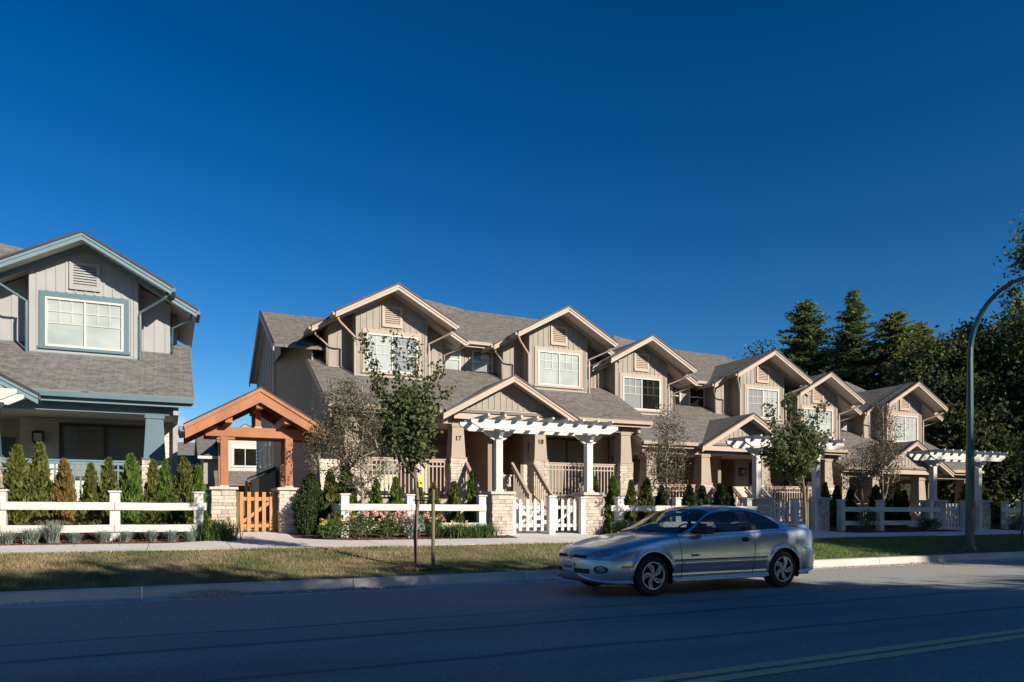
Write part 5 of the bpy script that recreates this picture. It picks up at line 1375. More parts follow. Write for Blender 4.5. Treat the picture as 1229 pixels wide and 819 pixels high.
def broadleaf(name, loc, H, rw, lm, label, seed, ntips=260, per=55, ls=.26, group=None, cat='tree', spread=.5, low=.25, bark=None):
    rng = np.random.default_rng(seed)
    ells = [(0,0,H*.62,rw,rw,H*.36)]
    for k in range(7):
        th = rng.random()*6.283; zz = H*(low+.12+(.8-low)*rng.random()); rr = rw*(.55+.3*rng.random())*(1 if zz < H*.7 else .6)
        ells.append((rr*math.cos(th)*.8, rr*math.sin(th)*.8, zz, rw*.42, rw*.42, H*.13))
    return tree(name, loc, [(0,0,0),(.1,0,H*.2),(-.1,.1,H*.4),(.05,0,H*.6),(0,0,H*.78)], H*.02, ells, ntips, per, ls, lm, bark or M['darkbark'], label, cat, group, spread=spread, seed=seed, rmin=.02)
gf = 'trees closing the street at the right'
FT = [(58.0, 38.5, 15.2, 4.2, 'dark', 'dark broadleaf tree just left of the lamp pole arm'), (53.5, 33.0, 14.4, 4.4, 'dark', 'dark broadleaf tree behind the lamp pole'),
      (48.5, 27.0, 13.4, 4.4, 'dark', 'dark broadleaf tree right of the lamp pole'), (44.0, 30.0, 11.5, 4.0, 'dark', 'dark broadleaf tree behind the farthest porch'),
      (44.5, 22.5, 9.5, 3.6, 'dark', 'lowest dark tree reaching the ground right of the farthest pergola'), (57.5, 24.0, 12.0, 4.6, 'dark', 'big dark tree filling the right edge'),
      (39.5, 26.0, 6.0, 2.6, 'dark', 'small dark tree beside the farthest duplex wall'), (50.5, 36.0, 11.2, 3.0, 'lime', 'yellowish green tree peeping out between the conifers and the lamp pole')]
for i, (x, y, H, rw, lm, lb) in enumerate(FT): broadleaf('broadleaf_tree', (x, y, .7), H, rw, LM[lm], lb, 300+i, group=gf, low=.08, ntips=280, per=60, ls=.27)
broadleaf('broadleaf_tree', (45.5, 48.0, .8), 15.4, 2.2, LM['lime'], 'thin yellowing treetop peeping over the ridge of the middle duplex', 320, ntips=90, per=26, ls=.2, group=gf)
broadleaf('broadleaf_tree', (53.6, 29.4, .5), 21.5, 2.6, LM['firg'], 'tall tree whose leafy branches enter the picture at the upper right edge', 330, ntips=170, per=34, ls=.28, group=gf, spread=.5, low=.3)
def wood():
    rng = np.random.default_rng(9); P = []
    for k in range(26):
        x = 60+rng.random()*60; y = 14+rng.random()*50; H = 9+rng.random()*5
        P.append(ell_points([(x, y, H*.5+.5, 4.5, 4.5, H*.5)], 1500, rng))
    V, F = leaves(np.vstack(P), .55, .7, rng=rng); o = np_mesh('far_wood', V, F, LM['dark']); tag(o, 'dark wood closing the far end of the street', 'wood', kind='stuff')
wood()
# trees across the street behind the photographer: they throw the shade that covers the road
def shade_trees():
    g = 'street trees across the road behind the photographer'
    lb = 'large street tree across the road, behind the photographer'
    A = broadleaf('shade_tree', (0, 0, 0), 11.0, 4.4, LM['dark'], lb, 401, ntips=260, per=85, ls=.34, group=g, spread=.55, low=.1)
    S = [(4, -9, 1.0), (8.6, -8.6, .98), (15.0, -9.4, .98), (19.6, -11.0, .80), (23.4, -10.4, .80), (34.6, -9, 1.44), (43, -9.5, 1.46), (51, -9, 1.45), (59, -9.5, 1.5), (67, -9, 1.5), (-2, -9, .95), (27.6, -9.0, .74), (12.5, -14, 1.1), (39, -16, 1.5), (76, -9, 1.5)]
    for i, (x, y, s) in enumerate(S):
        o = A if i == 0 else copy_tree(A); o.location = (x, y, 0); o.scale = (s, s, s); o.rotation_euler = (0, 0, i*1.9); 
shade_trees()
# ------------------------------------------------------------------ parked coupe
def pchip(xk, yk, x):
    xk = np.array(xk, float); yk = np.array(yk, float); h = np.diff(xk); d = np.diff(yk)/h; m = np.zeros_like(xk)
    for i in range(1, len(xk)-1):
        if d[i-1]*d[i] > 0: w1 = 2*h[i]+h[i-1]; w2 = h[i]+2*h[i-1]; m[i] = (w1+w2)/(w1/d[i-1]+w2/d[i])
    m[0] = d[0]; m[-1] = d[-1]
    x = np.clip(x, xk[0], xk[-1]); i = np.clip(np.searchsorted(xk, x, 'right')-1, 0, len(h)-1); t = (x-xk[i])/h[i]
    return (2*t**3-3*t**2+1)*yk[i]+(t**3-2*t**2+t)*h[i]*m[i]+(-2*t**3+3*t**2)*yk[i+1]+(t**3-t**2)*h[i]*m[i+1]

def catmull(P, v):
    """P (na, k, 2) control points, v samples 0..k-1 -> (na, nv, 2)"""
    k = P.shape[1]; i = np.clip(np.floor(v).astype(int), 0, k-2); t = (v-i)[None, :, None]
    g = lambda j: P[:, np.clip(j, 0, k-1)]
    p0, p1, p2, p3 = g(i-1), g(i), g(i+1), g(i+2)
    return .5*((2*p1)+(-p0+p2)*t+(2*p0-5*p1+4*p2-p3)*t**2+(-p0+3*p1-3*p2+p3)*t**3)

def car():
    paint = pmat('silver_blue_paint', (.43,.53,.61), (.41,.51,.585), 1, .30, metallic=.72, coat=.6)
    cm_black = pmat('car_black_trim', (.012,.013,.015), None, 5, .5)
    cm_grill = pmat('dark_grille', (.008,.008,.01), None, 5, .7)
    cm_rub = pmat('tyre_rubber', (.018,.018,.018), (.026,.025,.024), 8, .85)
    cm_rim = pmat('alloy', (.50,.54,.58), None, 5, .45, metallic=.3)
    cm_hl = pmat('headlamp', (.10,.13,.16), (.42,.48,.54), 18, .10, metallic=.3, coat=1.0)
    cm_tail = pmat('tail_lamp', (.22,.06,.06), (.30,.14,.14), 9, .2, coat=1.0)
    cm_amb = pmat('amber_lens', (.50,.14,.03), None, 5, .25, coat=.8)
    cm_gl = glassmat('car_glass', (.42,.50,.50), 0.25, (.004,.006,.008), 1.55, .01)
    cm_ws = glassmat('windscreen_glass', (.72,.80,.80), .0, (.01,.02,.02), 1.6, .01)
    cm_seat = pmat('grey_seat', (.06,.06,.065), None, 8, .9)
    yaw = R(2.3)
    X0, Yc = 5.46, 9.68
    T = thing('parked_car', (X0, Yc, 0), 'silver blue two-door coupe parked at the kerb, facing left', 'car', rz=yaw)
    L = 4.58; ax1, ax2 = .93, 3.57; W = .86
    # ---------- lower body
    t = np.linspace(0, 1, 330)
    a = L*(t-.155*np.sin(2*np.pi*t)*1.0)      # denser at both ends
    a = np.clip(a, 0, L); a[0] = 0; a[-1] = L
    fr = np.clip(a/.95, 0, 1); rr = np.clip((L-a)/.62, 0, 1)
    w = W*(1-(1-fr)**2.15)**(1/3.0)*(1-(1-rr)**2.3)**(1/3.6)
    w = np.maximum(w, .02)*(1+.0*a)
    zt = pchip([0,.03,.08,.2,.4,.8,1.2,1.6,3.4,3.8,4.2,4.42,4.5,4.55,L], [.50,.57,.625,.69,.745,.83,.895,.915,.955,.985,.985,.965,.93,.84,.66], a)
    zs = pchip([0,.03,.1,.3,.8,1.3,2.5,3.4,4.1,4.4,4.5,4.55,L], [.47,.54,.59,.65,.775,.85,.905,.935,.94,.92,.88,.80,.62], a)
    zb = pchip([0,.02,.06,.15,.4,3.9,4.2,4.42,4.5,4.55,L], [.36,.28,.245,.215,.195,.20,.235,.28,.33,.38,.48], a)
    zm = (zb+zs)/2
    mid = zb+(zs-zb)*.5
    P = np.stack([np.stack([0*w, zb+.004], 1), np.stack([w*.90, zb], 1), np.stack([w*.965, zb+.05*(zs-zb)/.5], 1), np.stack([w*.998, zb+(zs-zb)*.32], 1), np.stack([w*1.0, zb+(zs-zb)*.56], 1),
                  np.stack([w*.975, zb+(zs-zb)*.82], 1), np.stack([w*.93, zs-.01], 1), np.stack([w*.84, zs+(zt-zs)*.42], 1), np.stack([w*.62, zs+(zt-zs)*.76], 1), np.stack([w*.30, zs+(zt-zs)*.96], 1), np.stack([0*w, zt], 1)], 1)
    v = np.linspace(0, 10, 166)
    S = catmull(P, v)                       # na, nv, (y, z)
    A = np.repeat(a[:, None], S.shape[1], 1)
    y = S[:, :, 0].copy(); z = S[:, :, 1].copy()
    # wheel arch lips and body creases
    for ax in (ax1, ax2):
        rad = np.hypot(A-ax, z-.30); side = y > .55*W
        y += np.where(side, .014*np.exp(-((rad-.365)/.03)**2), 0)
    side = y > .8*W
    y += np.where(side & (A > 1.3) & (A < 3.2), .010*np.exp(-((z-.47)/.04)**2), 0)       # rubbing strip swelling
    y -= np.where(side, .012*np.exp(-((z-.33)/.03)**2)*((A > 1.25) & (A < 3.2)), 0)
    # bumper step
    y += np.where(A < .8, .012*(z < .545)*(y > .25), 0); y += np.where(A > 4.0, .016*(z < .62)*(z > .30), 0)
    def gap(m): return m
    # grooves for panel gaps
    gr = np.zeros_like(A, bool)
    hood_edge = (np.abs(y-(.60+.10*np.clip(A-.2, 0, 1))) < .006) & (A > .22) & (A < 1.18) & (v[None, :] > 6.6)
    gr |= hood_edge
    gr |= (np.abs(A-4.02) < .008) & (v[None, :] > 7.2) & (y < .62)
    na, nv = A.shape
    # ---------- classify the faces
    def cen(Q): return .25*(Q[:-1, :-1]+Q[1:, :-1]+Q[1:, 1:]+Q[:-1, 1:])
    ca, cy, cz = cen(A), cen(y), cen(z); cv = np.repeat((.5*(v[1:]+v[:-1]))[None, :], na-1, 0)
    CL = np.zeros(ca.shape, int)          # 0 body
    for ax in (ax1, ax2): CL[(np.hypot(ca-ax, cz-.30) < .352) & (cy > .45) & (cv < 6)] = -1
    CL[(ca > 1.5) & (ca < 3.75) & (cv > 7.0)] = -1    # open under the cabin
    nose = ca < .6
    # head lamps: almond
    hx = (cy-.55)/.18; hz = (cz-(.605+.10*(cy-.545)+.02))/(.056*np.clip(1.25-.55*np.abs(hx), .2, 1.2))
    hl = nose & (hx**2+hz**2 < 1) & (ca < .62)
    CL[hl] = 1
    CL[nose & (np.abs(cy-.225) < .165-.0*cy) & (cz > .555) & (cz < .600) & (cv < 10) & (cy > .05)] = 2
    CL[nose & (cy < .46) & (cz > .335) & (cz < .405) & (cv > 1.2)] = 2
    CL[nose & (((cy-.60)/.085)**2+((cz-.40)/.055)**2 < 1)] = 3
    CL[nose & (((cy-.60)/.05)**2+((cz-.40)/.04)**2 < 1)] = 5
    CL[(ca > .40) & (ca < .56) & (cy > .7) & (cz > .425) & (cz < .462)] = 4
    CL[(ca > 4.33) & (cz > .70) & (cz < .865) & (cy > .40) & (cv < 7.5)] = 6
    CL[(ca > 4.30) & (ca < 4.42) & (cy > .7) & (cz > .46) & (cz < .49)] = 4
    gc = gr[:-1, :-1] & (CL == 0); CL[gc] = 7
    names = {0: ('body', paint), 1: ('headlight', cm_hl), 2: ('grille', cm_grill), 3: ('fog_light_recess', cm_black), 4: ('side_marker', cm_amb), 5: ('fog_light', cm_hl), 6: ('tail_light', cm_tail), 7: ('panel_gap', cm_grill)}
    def emit(Ag, yg, zg, C, names, sides=True, parent=T):
        n1, n2 = Ag.shape; idx = np.arange(n1*n2).reshape(n1, n2)
        q = np.stack([idx[:-1, :-1], idx[1:, :-1], idx[1:, 1:], idx[:-1, 1:]], -1)
        res = {}
        for c, (nm, mt) in names.items():
            sel = q[C == c]
            if not len(sel): continue
            sets = []
            for s in (-1, 1):
                V = np.stack([Ag.ravel(), s*yg.ravel(), zg.ravel()], 1); F = sel if s < 0 else sel[:, ::-1]
                sets.append((V, F))
            if nm in ('headlight', 'fog_light', 'fog_light_recess', 'side_marker', 'tail_light', 'side_window', 'quarter_window'):
                for V, F in sets:
                    u, inv = np.unique(F, return_inverse=True); ob = np_mesh(nm, V[u], inv.reshape(F.shape), mt, parent, smooth=True)
                    res.setdefault(nm, []).append(ob)
            else:
                V = np.vstack([sets[0][0], sets[1][0]]); F = np.vstack([sets[0][1], sets[1][1]+len(sets[0][0])])
                u, inv = np.unique(F, return_inverse=True); ob = np_mesh(nm, V[u], inv.reshape(F.shape), mt, parent, smooth=True)
                bm = bmesh.new(); bm.from_mesh(ob.data); bmesh.ops.remove_doubles(bm, verts=bm.verts, dist=.0008); bm.to_mesh(ob.data); bm.free()
                res[nm] = [ob]
        return res
    emit(A, y, z, CL, names)
    def sy(aa, zz):
        i = int(np.argmin(np.abs(a-aa))); col = np.where((v > 1.15) & (v < 6.6), np.abs(z[i]-zz), 9); j = int(np.argmin(col))
        k = j+1 if z[i, j] < zz else j-1
        f = 0 if z[i, k] == z[i, j] else (zz-z[i, j])/(z[i, k]-z[i, j]); f = min(max(f, 0), 1)
        return y[i, j]+(y[i, k]-y[i, j])*f
    for s in (-1, 1):
        for x0_, k_, nm in ((1.44, -.05, 'door_seam'), (2.92, .10, 'door_seam')):
            pts = [(x0_+k_*(zz-.6), s*(sy(x0_+k_*(zz-.6), zz)-.001), zz) for zz in np.linspace(.245, .90, 22)]
            m = MB(); m.tube(pts, .0055, 6); m.build(nm, cm_grill, T, off=(0,0,0), smooth=True)
        m = MB(); m.tube([(aa, s*(sy(aa, .52)+.001), .52) for aa in np.linspace(1.31, 3.2, 40)], .0085, 6); m.build('rubbing_strip', cm_black, T, off=(0,0,0), smooth=True)
    # ---------- greenhouse
    ga = np.linspace(1.28, 4.0, 240)
    Cz = pchip([1.28,1.42,1.62,1.90,2.16,2.45,2.8,3.15,3.48,3.78,4.0], [.885,.955,1.055,1.185,1.285,1.335,1.345,1.32,1.235,1.10,.985], ga)
    Rz = pchip([1.28,1.50,1.66,1.90,2.16,2.45,2.8,3.15,3.48,3.78,4.0], [.86,.905,.955,1.085,1.205,1.27,1.28,1.245,1.145,1.03,.965], ga)
    Ry = pchip([1.28,1.50,1.66,1.90,2.16,2.45,2.8,3.15,3.48,3.78,4.0], [.66,.76,.755,.70,.64,.60,.59,.585,.60,.64,.67], ga)
    Bz = pchip([1.28,1.6,2.1,2.8,3.35,3.75,4.0], [.855,.885,.905,.925,.945,.955,.955], ga)
    By = pchip([1.28,1.6,2.1,2.8,3.35,3.75,4.0], [.72,.795,.80,.80,.795,.76,.70], ga)
    Ry = np.minimum(Ry, By-.01); Rz = np.maximum(Rz, Bz+.003); Cz = np.maximum(Cz, Rz+.002)
    P = np.stack([np.stack([By, Bz-.02], 1), np.stack([By*.55+Ry*.45+.012, Bz*.5+Rz*.5], 1), np.stack([Ry+.005, Rz-.006], 1), np.stack([Ry*.90, Rz+(Cz-Rz)*.42], 1), np.stack([Ry*.55, Rz+(Cz-Rz)*.80], 1), np.stack([0*Ry, Cz], 1)], 1)
    gv = np.linspace(0, 5, 110); S = catmull(P, gv); GA = np.repeat(ga[:, None], 110, 1); gy, gz_ = S[:, :, 0], S[:, :, 1]
    ca, cy, cz = cen(GA), cen(gy), cen(gz_); cv = np.repeat((.5*(gv[1:]+gv[:-1]))[None, :], len(ga)-1, 0)
    C = np.zeros(ca.shape, int)
    def inpoly(px, py, poly):
        r = np.zeros(px.shape, bool); n = len(poly)
        for i in range(n):
            x1, y1 = poly[i]; x2, y2 = poly[(i+1) % n]
            c = ((y1 > py) != (y2 > py)) & (px < (x2-x1)*(py-y1)/(y2-y1+1e-12)+x1); r ^= c
        return r
    sidep = cv < 2.02
    outer = [(1.66,.925),(1.80,1.00),(1.98,1.115),(2.15,1.19),(2.40,1.238),(2.7,1.250),(2.97,1.238),(3.20,1.200),(3.40,1.125),(3.52,1.05),(3.56,.985),(3.52,.965),(2.9,.945),(2.0,.918)]
    so = inpoly(ca, cz, outer) & sidep
    C[so] = 1
    bp = so & (ca > 2.93-.12*(cz-1.0)) & (ca < 3.02-.12*(cz-1.0)); C[bp] = 4
    C[so & (ca >= 3.02-.12*(cz-1.0))] = 3
    # windscreen and rear glass across the top
    top = cv > 2.25
    C[top & (ca < 2.17+.06*(1-(cy/.6)**2)) & (cz > np.repeat((.5*(Bz[1:]+Bz[:-1]))[:, None], 109, 1)+.035+0*cz) & (cv > 2.35)] = 2
    C[(cv > 2.1) & (ca > 3.30-.05*(cy/.6)**2) & (ca < 3.90)] = 5
    C[(cv > 2.1) & (cv < 2.42) & (ca > 3.3)] = 0
    names = {0: ('roof', paint), 1: ('side_window', cm_gl), 3: ('quarter_window', cm_gl), 2: ('windscreen', cm_ws), 4: ('door_pillar', cm_black), 5: ('rear_window', cm_gl)}
    emit(GA, gy, gz_, C, names)
    # black rubber frame round the side glass
    for s in (-1, 1):
        pts = []
        for (pa, pz) in outer+[outer[0]]:
            i = int(np.argmin(np.abs(ga-pa))); zz = gz_[i, :46]; j = int(np.argmin(np.abs(zz-pz))); pts.append((pa, s*(gy[i, j]+.002), pz))
        m = MB(); m.tube(pts, .010, 5); m.build('window_seal', cm_black, T, off=(0,0,0), smooth=True)
    # ---------- floor, wheel wells, bulkheads
    m = MB(); m.box(.25, 4.4, -.62, .62, .18, .26); m.box(1.5, 3.7, -.74, .74, .19, .30); m.box(.3, 1.35, -.5, .5, .26, .62); m.box(3.75, 4.4, -.55, .55, .26, .85)
    m.build('underbody', cm_grill, T, off=(0,0,0))
    for ax in (ax1, ax2):
        for s in (-1, 1):
            m = MB(); prof = [(.355, .0), (.355, .30)]
            n = 22; vs = []
            for k in range(n+1):
                th = math.pi*(-.12+1.24*k/n); 
                for yy in (.845, .50): vs.append((ax+.357*math.cos(th), s*yy, .30+.357*math.sin(th)))
            m.add(vs, [(2*k, 2*k+1, 2*k+3, 2*k+2) for k in range(n)])
            c0 = len(m.v); m.add([(ax+.36*math.cos(math.pi*(-.12+1.24*k/n)), s*.50, .30+.36*math.sin(math.pi*(-.12+1.24*k/n))) for k in range(n+1)], [tuple(range(n+1))])
            m.build('wheel_well', cm_grill, T, off=(0,0,0), fix=False)
    # ---------- wheels
    def wheel(ax, s, st):
        yo = s*.835; Wt = .19
        m = MB(); d = -s
        prof = [(.19, .03), (.225, .0), (.262, -.004), (.288, .012), (.300, .04), (.302, .095), (.300, .15), (.285, .185), (.20, .19)]
        vs = [(r_, h*d) for r_, h in prof]
        m.lathe(vs, (ax, yo, .302), 40, 'y'); wo = m.build('tyre', cm_rub, T, smooth=True, off=(0,0,0))
        m = MB(); m.lathe([(.205, .006*d), (.198, .004*d), (.190, .012*d), (.183, .05*d), (.18, .15*d), (.17,.155*d), (.17,.08*d), (.0,.08*d)], (ax, yo, .302), 36, 'y'); m.build('rim_barrel', cm_black, wo, smooth=True, off=(0,0,0))
        m = MB(); m.lathe([(.205, .0), (.205, -.006*d), (.188, -.006*d), (.188, .02*d)], (ax, yo, .302), 36, 'y')
        m.lathe([(.0, .0), (.03, .0), (.05, .01*d), (.055, .03*d), (.0, .03*d)], (ax, yo, .302), 20, 'y')
        for k in range(5):
            t0 = 2*math.pi*k/5+st
            for da, wv, rot in ((0, .036, .62), (.46, .020, .30)):
                pr_ = []
                for q in range(7):
                    f = q/6; r_ = .045+.148*f; th = t0+da+rot*f*f
                    pr_.append((r_, th, wv*(.75+.35*f)))
                top = []; bot = []
                for r_, th, wd in pr_:
                    e = np.array([math.cos(th), math.sin(th)]); nn = np.array([-math.sin(th), math.cos(th)])
                    top.append(e*r_+nn*wd/2); bot.append(e*r_-nn*wd/2)
                for q in range(6):
                    quad = [top[q], top[q+1], bot[q+1], bot[q]]
                    m.prism([(ax+p[0], yo+.004*d, .302+p[1]) for p in quad], (0, .018*d, 0))
            th = t0+.3; 
        m.build('alloy_rim', cm_rim, wo, smooth=False, off=(0,0,0))
        m = MB()
        for k in range(5):
            th = 2*math.pi*k/5+st+.63; m.lathe([(.0,.0),(.010,.0),(.010,.03*d),(.0,.03*d)], (ax+.034*math.cos(th), yo-.004*d, .302+.034*math.sin(th)), 8, 'y')
        m.build('wheel_nut', cm_black, wo, off=(0,0,0))
    for ax, st in ((ax1, .2), (ax2, .75)):
        for s in (-1, 1): wheel(ax, s, st)
    # ---------- door handle, mirrors, wiper, plate, badge, spoiler, sills
    for s in (-1, 1):
        i = int(np.argmin(np.abs(a-2.72))); j = int(np.argmin(np.abs(z[i, :100]-.80))); yy = y[i, j]
        m = MB(); m.lathe([(.0,.02),(.052,.012),(.060,.0),(.055,-.01),(.0,-.012)], (0,0,0), 20, 'y')
        o = m.build('door_handle', cm_black, T, off=(0,0,0), smooth=True); o.location = (2.74, s*(yy+.004), .80); o.scale = (1.35, s, .62)
        m = MB()
        prof = [(1.74,.905),(1.72,.975),(1.78,1.015),(1.90,1.015),(1.95,.975),(1.93,.912)]
        m.prism([(p[0], s*.86, p[1]) for p in prof], (.03, s*.13, -.01)); o = m.build('door_mirror', cm_black, T, off=(0,0,0), bevel=.02)
        m = MB(); m.bar((1.84, s*.79, .935), (1.86, s*.88, .945), .08, .04); m.build('mirror_arm', cm_black, T, off=(0,0,0))
        m = MB(); m.box(1.32, 3.18, min(s*.80, s*.862), max(s*.80, s*.862), .195, .235); m.build('sill', paint, T, off=(0,0,0), bevel=.012)
        m = MB(); m.lathe([(.0,.006),(.012,.004),(.013,.0),(.0,-.002)], (0,0,0), 12, 'y'); o = m.build('door_lock', cm_black, T, off=(0,0,0)); o.location = (2.78, s*(yy+.003), .735); o.scale = (1, s, 1)
    i = int(np.argmin(np.abs(a-1.68))); j = int(np.argmin(np.abs(z[i, :100]-.585))); yy = y[i, j]
    o = text_obj('Sunfire', 'door_badge', (0,0,0), .062, cm_grill, T, rot=(math.pi/2-.0, 0, 0), depth=.002, shear=.35); o.location = (1.70, -(yy+.006), .585)
    m = MB()
    for dx in (.0, .028): m.tube([(1.38+dx, -.45, .925), (1.40+dx, -.2, .95), (1.32+dx, .10, .945)], .008, 5)
    m.tube([(1.36, .05, .945), (1.40, .35, .945), (1.36, .62, .91)], .008, 5); m.build('wiper', cm_black, T, off=(0,0,0))
    m = MB(); m.box(-.018, -.004, -.155, .155, .36, .485); p = m.build('licence_plate', pmat('plate_white', (.60,.62,.64), None, 5, .5), T, off=(0,0,0), bevel=.004)
    m = MB(); 
    for k in range(6): m.box(-.0215, -.0185, -.115+.041*k, -.09+.041*k, .395, .445)
    m.build('plate_marks', pmat('plate_blue', (.03,.06,.22), None, 5, .5), p, off=(0,0,0))
    # arrow shaped centre of the nose with the small red emblem
    m = MB(); m.prism([(.012, -.05, .612), (.012, .05, .612), (.012, .028, .54), (.012, -.028, .54)], (-.012, 0, 0)); e = m.build('nose_emblem', paint, T, off=(0,0,0), bevel=.005)
    m = MB(); m.prism([(-.001, -.016, .60), (-.001, .016, .60), (-.001, 0, .565)], (-.004, 0, 0)); m.build('emblem_arrow', cm_tail, e, off=(0,0,0))
    m = MB()
    sec = [(4.16, 1.000), (4.40, 1.020), (4.42, 1.006), (4.18, .986)]
    m.prism([(p[0], -.56, p[1]) for p in sec], (0, 1.12, 0))
    for s in (-1, 1):
        m.prism([(4.16, s*.56, 1.000), (4.40, s*.56, 1.020), (4.42, s*.56, 1.006), (4.42, s*.60, .945), (4.14, s*.60, .955)], (0, s*.02, 0))
    m.build('spoiler', paint, T, off=(0,0,0), bevel=.008)
    m = MB(); m.lathe([(.0,0),(.03,0),(.03,.12),(.0,.12)], (4.42, -.45, .235), 12, 'x'); m.build('exhaust_pipe', cm_rim, T, off=(0,0,0))
    # ---------- interior
    m = MB()
    m.box(1.55, 1.80, -.70, .70, .55, .90); m.box(1.50, 1.72, -.70, .70, .80, .905); m.build('dashboard', cm_black, T, off=(0,0,0), bevel=.03)
    for s in (-1, 1):
        m = MB(); m.box(2.15, 2.62, s*.36-.24, s*.36+.24, .36, .54)
        m.hexa([(2.56,s*.36-.24,.5),(2.72,s*.36-.24,.5),(2.72,s*.36+.24,.5),(2.56,s*.36+.24,.5),(2.76,s*.36-.2,1.03),(2.86,s*.36-.2,1.03),(2.86,s*.36+.2,1.03),(2.76,s*.36+.2,1.03)])
        m.box(2.79, 2.87, s*.36-.12, s*.36+.12, 1.06, 1.20); m.box(2.82, 2.84, s*.36-.05, s*.36-.03, 1.0, 1.1); m.box(2.82, 2.84, s*.36+.03, s*.36+.05, 1.0, 1.1)
        m.build('front_seat', cm_seat, T, off=(0,0,0), bevel=.03)
    m = MB(); m.box(3.25, 3.7, -.62, .62, .4, .58); m.hexa([(3.5,-.6,.5),(3.62,-.6,.5),(3.62,.6,.5),(3.5,.6,.5),(3.72,-.56,.98),(3.8,-.56,.98),(3.8,.56,.98),(3.72,.56,.98)]); m.build('rear_seat', cm_seat, T, off=(0,0,0), bevel=.03)
    m = MB(); 
    for k in range(24):
        t0, t1 = 2*math.pi*k/24, 2*math.pi*(k+1)/24
        f = lambda t: (1.86+.07*math.sin(t), -.36+.18*math.cos(t), .87+.17*math.sin(t))
        m.tube([f(t0), f(t1)], .014, 6, caps=False)
    m.tube([(1.66, -.36, .80), (1.86, -.36, .87)], .03, 6); m.build('steering_wheel', cm_black, T, off=(0,0,0))
    m = MB(); m.box(2.06, 2.09, -.11, .11, 1.16, 1.22); m.build('rear_view_mirror', cm_black, T, off=(0,0,0), bevel=.01)
    m = MB(); m.box(1.5, 3.9, -.70, .70, .26, .36); m.build('cabin_floor', cm_black, T, off=(0,0,0))
    for s in (-1, 1):
        m = MB(); m.box(1.5, 3.75, min(s*.74, s*.70), max(s*.74, s*.70), .3, .89); m.build('door_lining', cm_black, T, off=(0,0,0))
car()
# ------------------------------------------------------------------ camera, sky, sun
cam = bpy.data.cameras.new('camera'); co = bpy.data.objects.new('camera', cam); COL.objects.link(co); SC.camera = co
cam.sensor_width = 36; cam.lens = 884/1229*36; cam.shift_y = (611-409.5)/1229; cam.clip_end = 3000; cam.clip_start = .1
co.location = (0, 0, 1.28); co.rotation_euler = (math.pi/2, 0, -R(25))
SUN_AZ, SUN_EL = 27.0, 24.0            # degrees to the right of straight across the road, height
d = Vector((math.sin(R(SUN_AZ))*math.cos(R(SUN_EL)), -math.cos(R(SUN_AZ))*math.cos(R(SUN_EL)), math.sin(R(SUN_EL))))
sl = bpy.data.lights.new('sun', 'SUN'); sl.energy = 4.7; sl.angle = R(.53); sl.color = (1.0, .90, .77)
so = bpy.data.objects.new('sun', sl); COL.objects.link(so); so.rotation_euler = d.to_track_quat('Z', 'Y').to_euler(); so.location = d*50
w = bpy.data.worlds.new('World'); SC.world = w; w.use_nodes = True; nt = w.node_tree; nt.nodes.clear()
out = nt.nodes.new('ShaderNodeOutputWorld'); bg = nt.nodes.new('ShaderNodeBackground'); bg.inputs[1].default_value = .086
sk = nt.nodes.new('ShaderNodeTexSky'); sk.sky_type = 'NISHITA'; sk.sun_disc = False; sk.sun_elevation = R(SUN_EL)
sk.sun_rotation = math.atan2(d.x, d.y); sk.air_density = 1.0; sk.dust_density = .3; sk.ozone_density = 4.0; sk.altitude = 100
hs = nt.nodes.new('ShaderNodeHueSaturation'); hs.inputs['Saturation'].default_value = 1.2; hs.inputs['Value'].default_value = .45
gm = nt.nodes.new('ShaderNodeGamma'); gm.inputs[1].default_value = 1.34
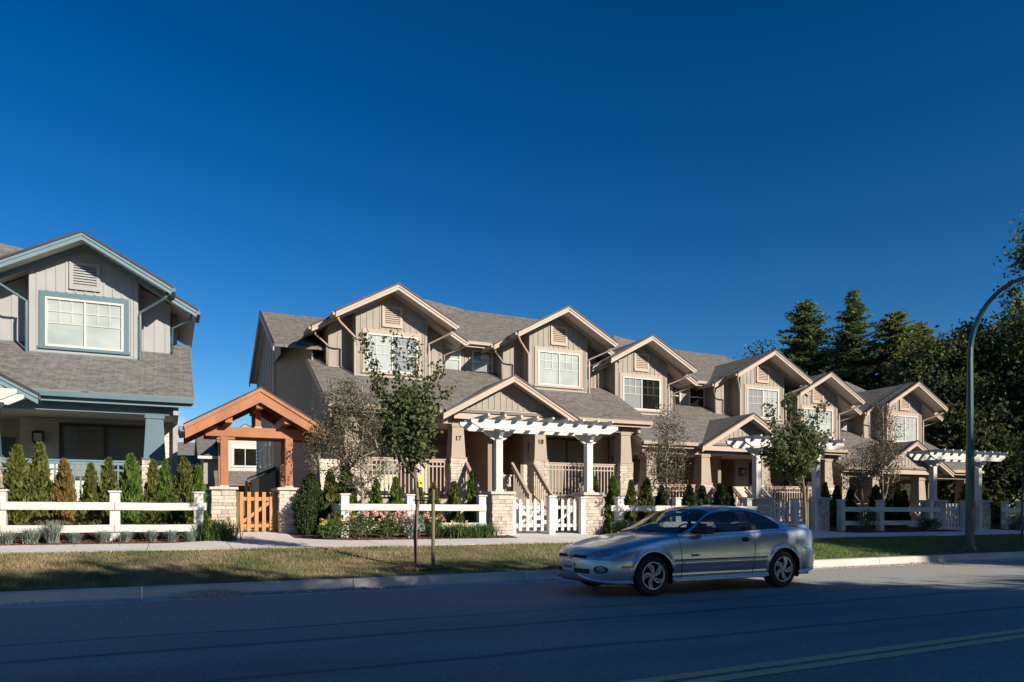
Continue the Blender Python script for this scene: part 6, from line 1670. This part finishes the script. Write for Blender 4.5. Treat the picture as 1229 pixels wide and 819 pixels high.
nt.links.new(sk.outputs[0], gm.inputs[0]); nt.links.new(gm.outputs[0], hs.inputs['Color']); 
# one small far cumulus low over the roofs
tc = nt.nodes.new('ShaderNodeTexCoord'); ds = nt.nodes.new('ShaderNodeVectorMath'); ds.operation = 'SUBTRACT'; ds.inputs[1].default_value = (.008, .99, .088)
nt.links.new(tc.outputs['Generated'], ds.inputs[0])
ml = nt.nodes.new('ShaderNodeVectorMath'); ml.operation = 'MULTIPLY'; ml.inputs[1].default_value = (22, 0, 42); nt.links.new(ds.outputs[0], ml.inputs[0])
ln = nt.nodes.new('ShaderNodeVectorMath'); ln.operation = 'LENGTH'; nt.links.new(ml.outputs[0], ln.inputs[0])
cn = nt.nodes.new('ShaderNodeTexNoise'); cn.inputs['Scale'].default_value = 34; cn.inputs['Detail'].default_value = 6; nt.links.new(tc.outputs['Generated'], cn.inputs['Vector'])
ca = nt.nodes.new('ShaderNodeMath'); ca.operation = 'MULTIPLY_ADD'; ca.inputs[1].default_value = -2.6; nt.links.new(cn.outputs['Fac'], ca.inputs[0]); nt.links.new(ln.outputs['Value'], ca.inputs[2])
cr = nt.nodes.new('ShaderNodeMapRange'); cr.inputs['From Min'].default_value = -.9; cr.inputs['From Max'].default_value = .1; cr.inputs['To Min'].default_value = .75; cr.inputs['To Max'].default_value = 0; nt.links.new(ca.outputs[0], cr.inputs[0])
cm = nt.nodes.new('ShaderNodeMix'); cm.data_type = 'RGBA'; cm.inputs['B'].default_value = (5.2, 5.4, 5.8, 1)
nt.links.new(cr.outputs[0], cm.inputs['Factor']); nt.links.new(hs.outputs[0], cm.inputs['A']); nt.links.new(cm.outputs['Result'], bg.inputs[0])
nt.links.new(bg.outputs[0], out.inputs[0])
vs = SC.view_settings; vs.view_transform = 'Standard'; vs.look = 'None'; vs.exposure = .60; vs.gamma = 1; vs.use_curve_mapping = False
SC.cycles.max_bounces = 6; SC.cycles.transparent_max_bounces = 12; SC.cycles.diffuse_bounces = 5; SC.cycles.glossy_bounces = 3
SC.cycles.caustics_reflective = False; SC.cycles.caustics_refractive = False
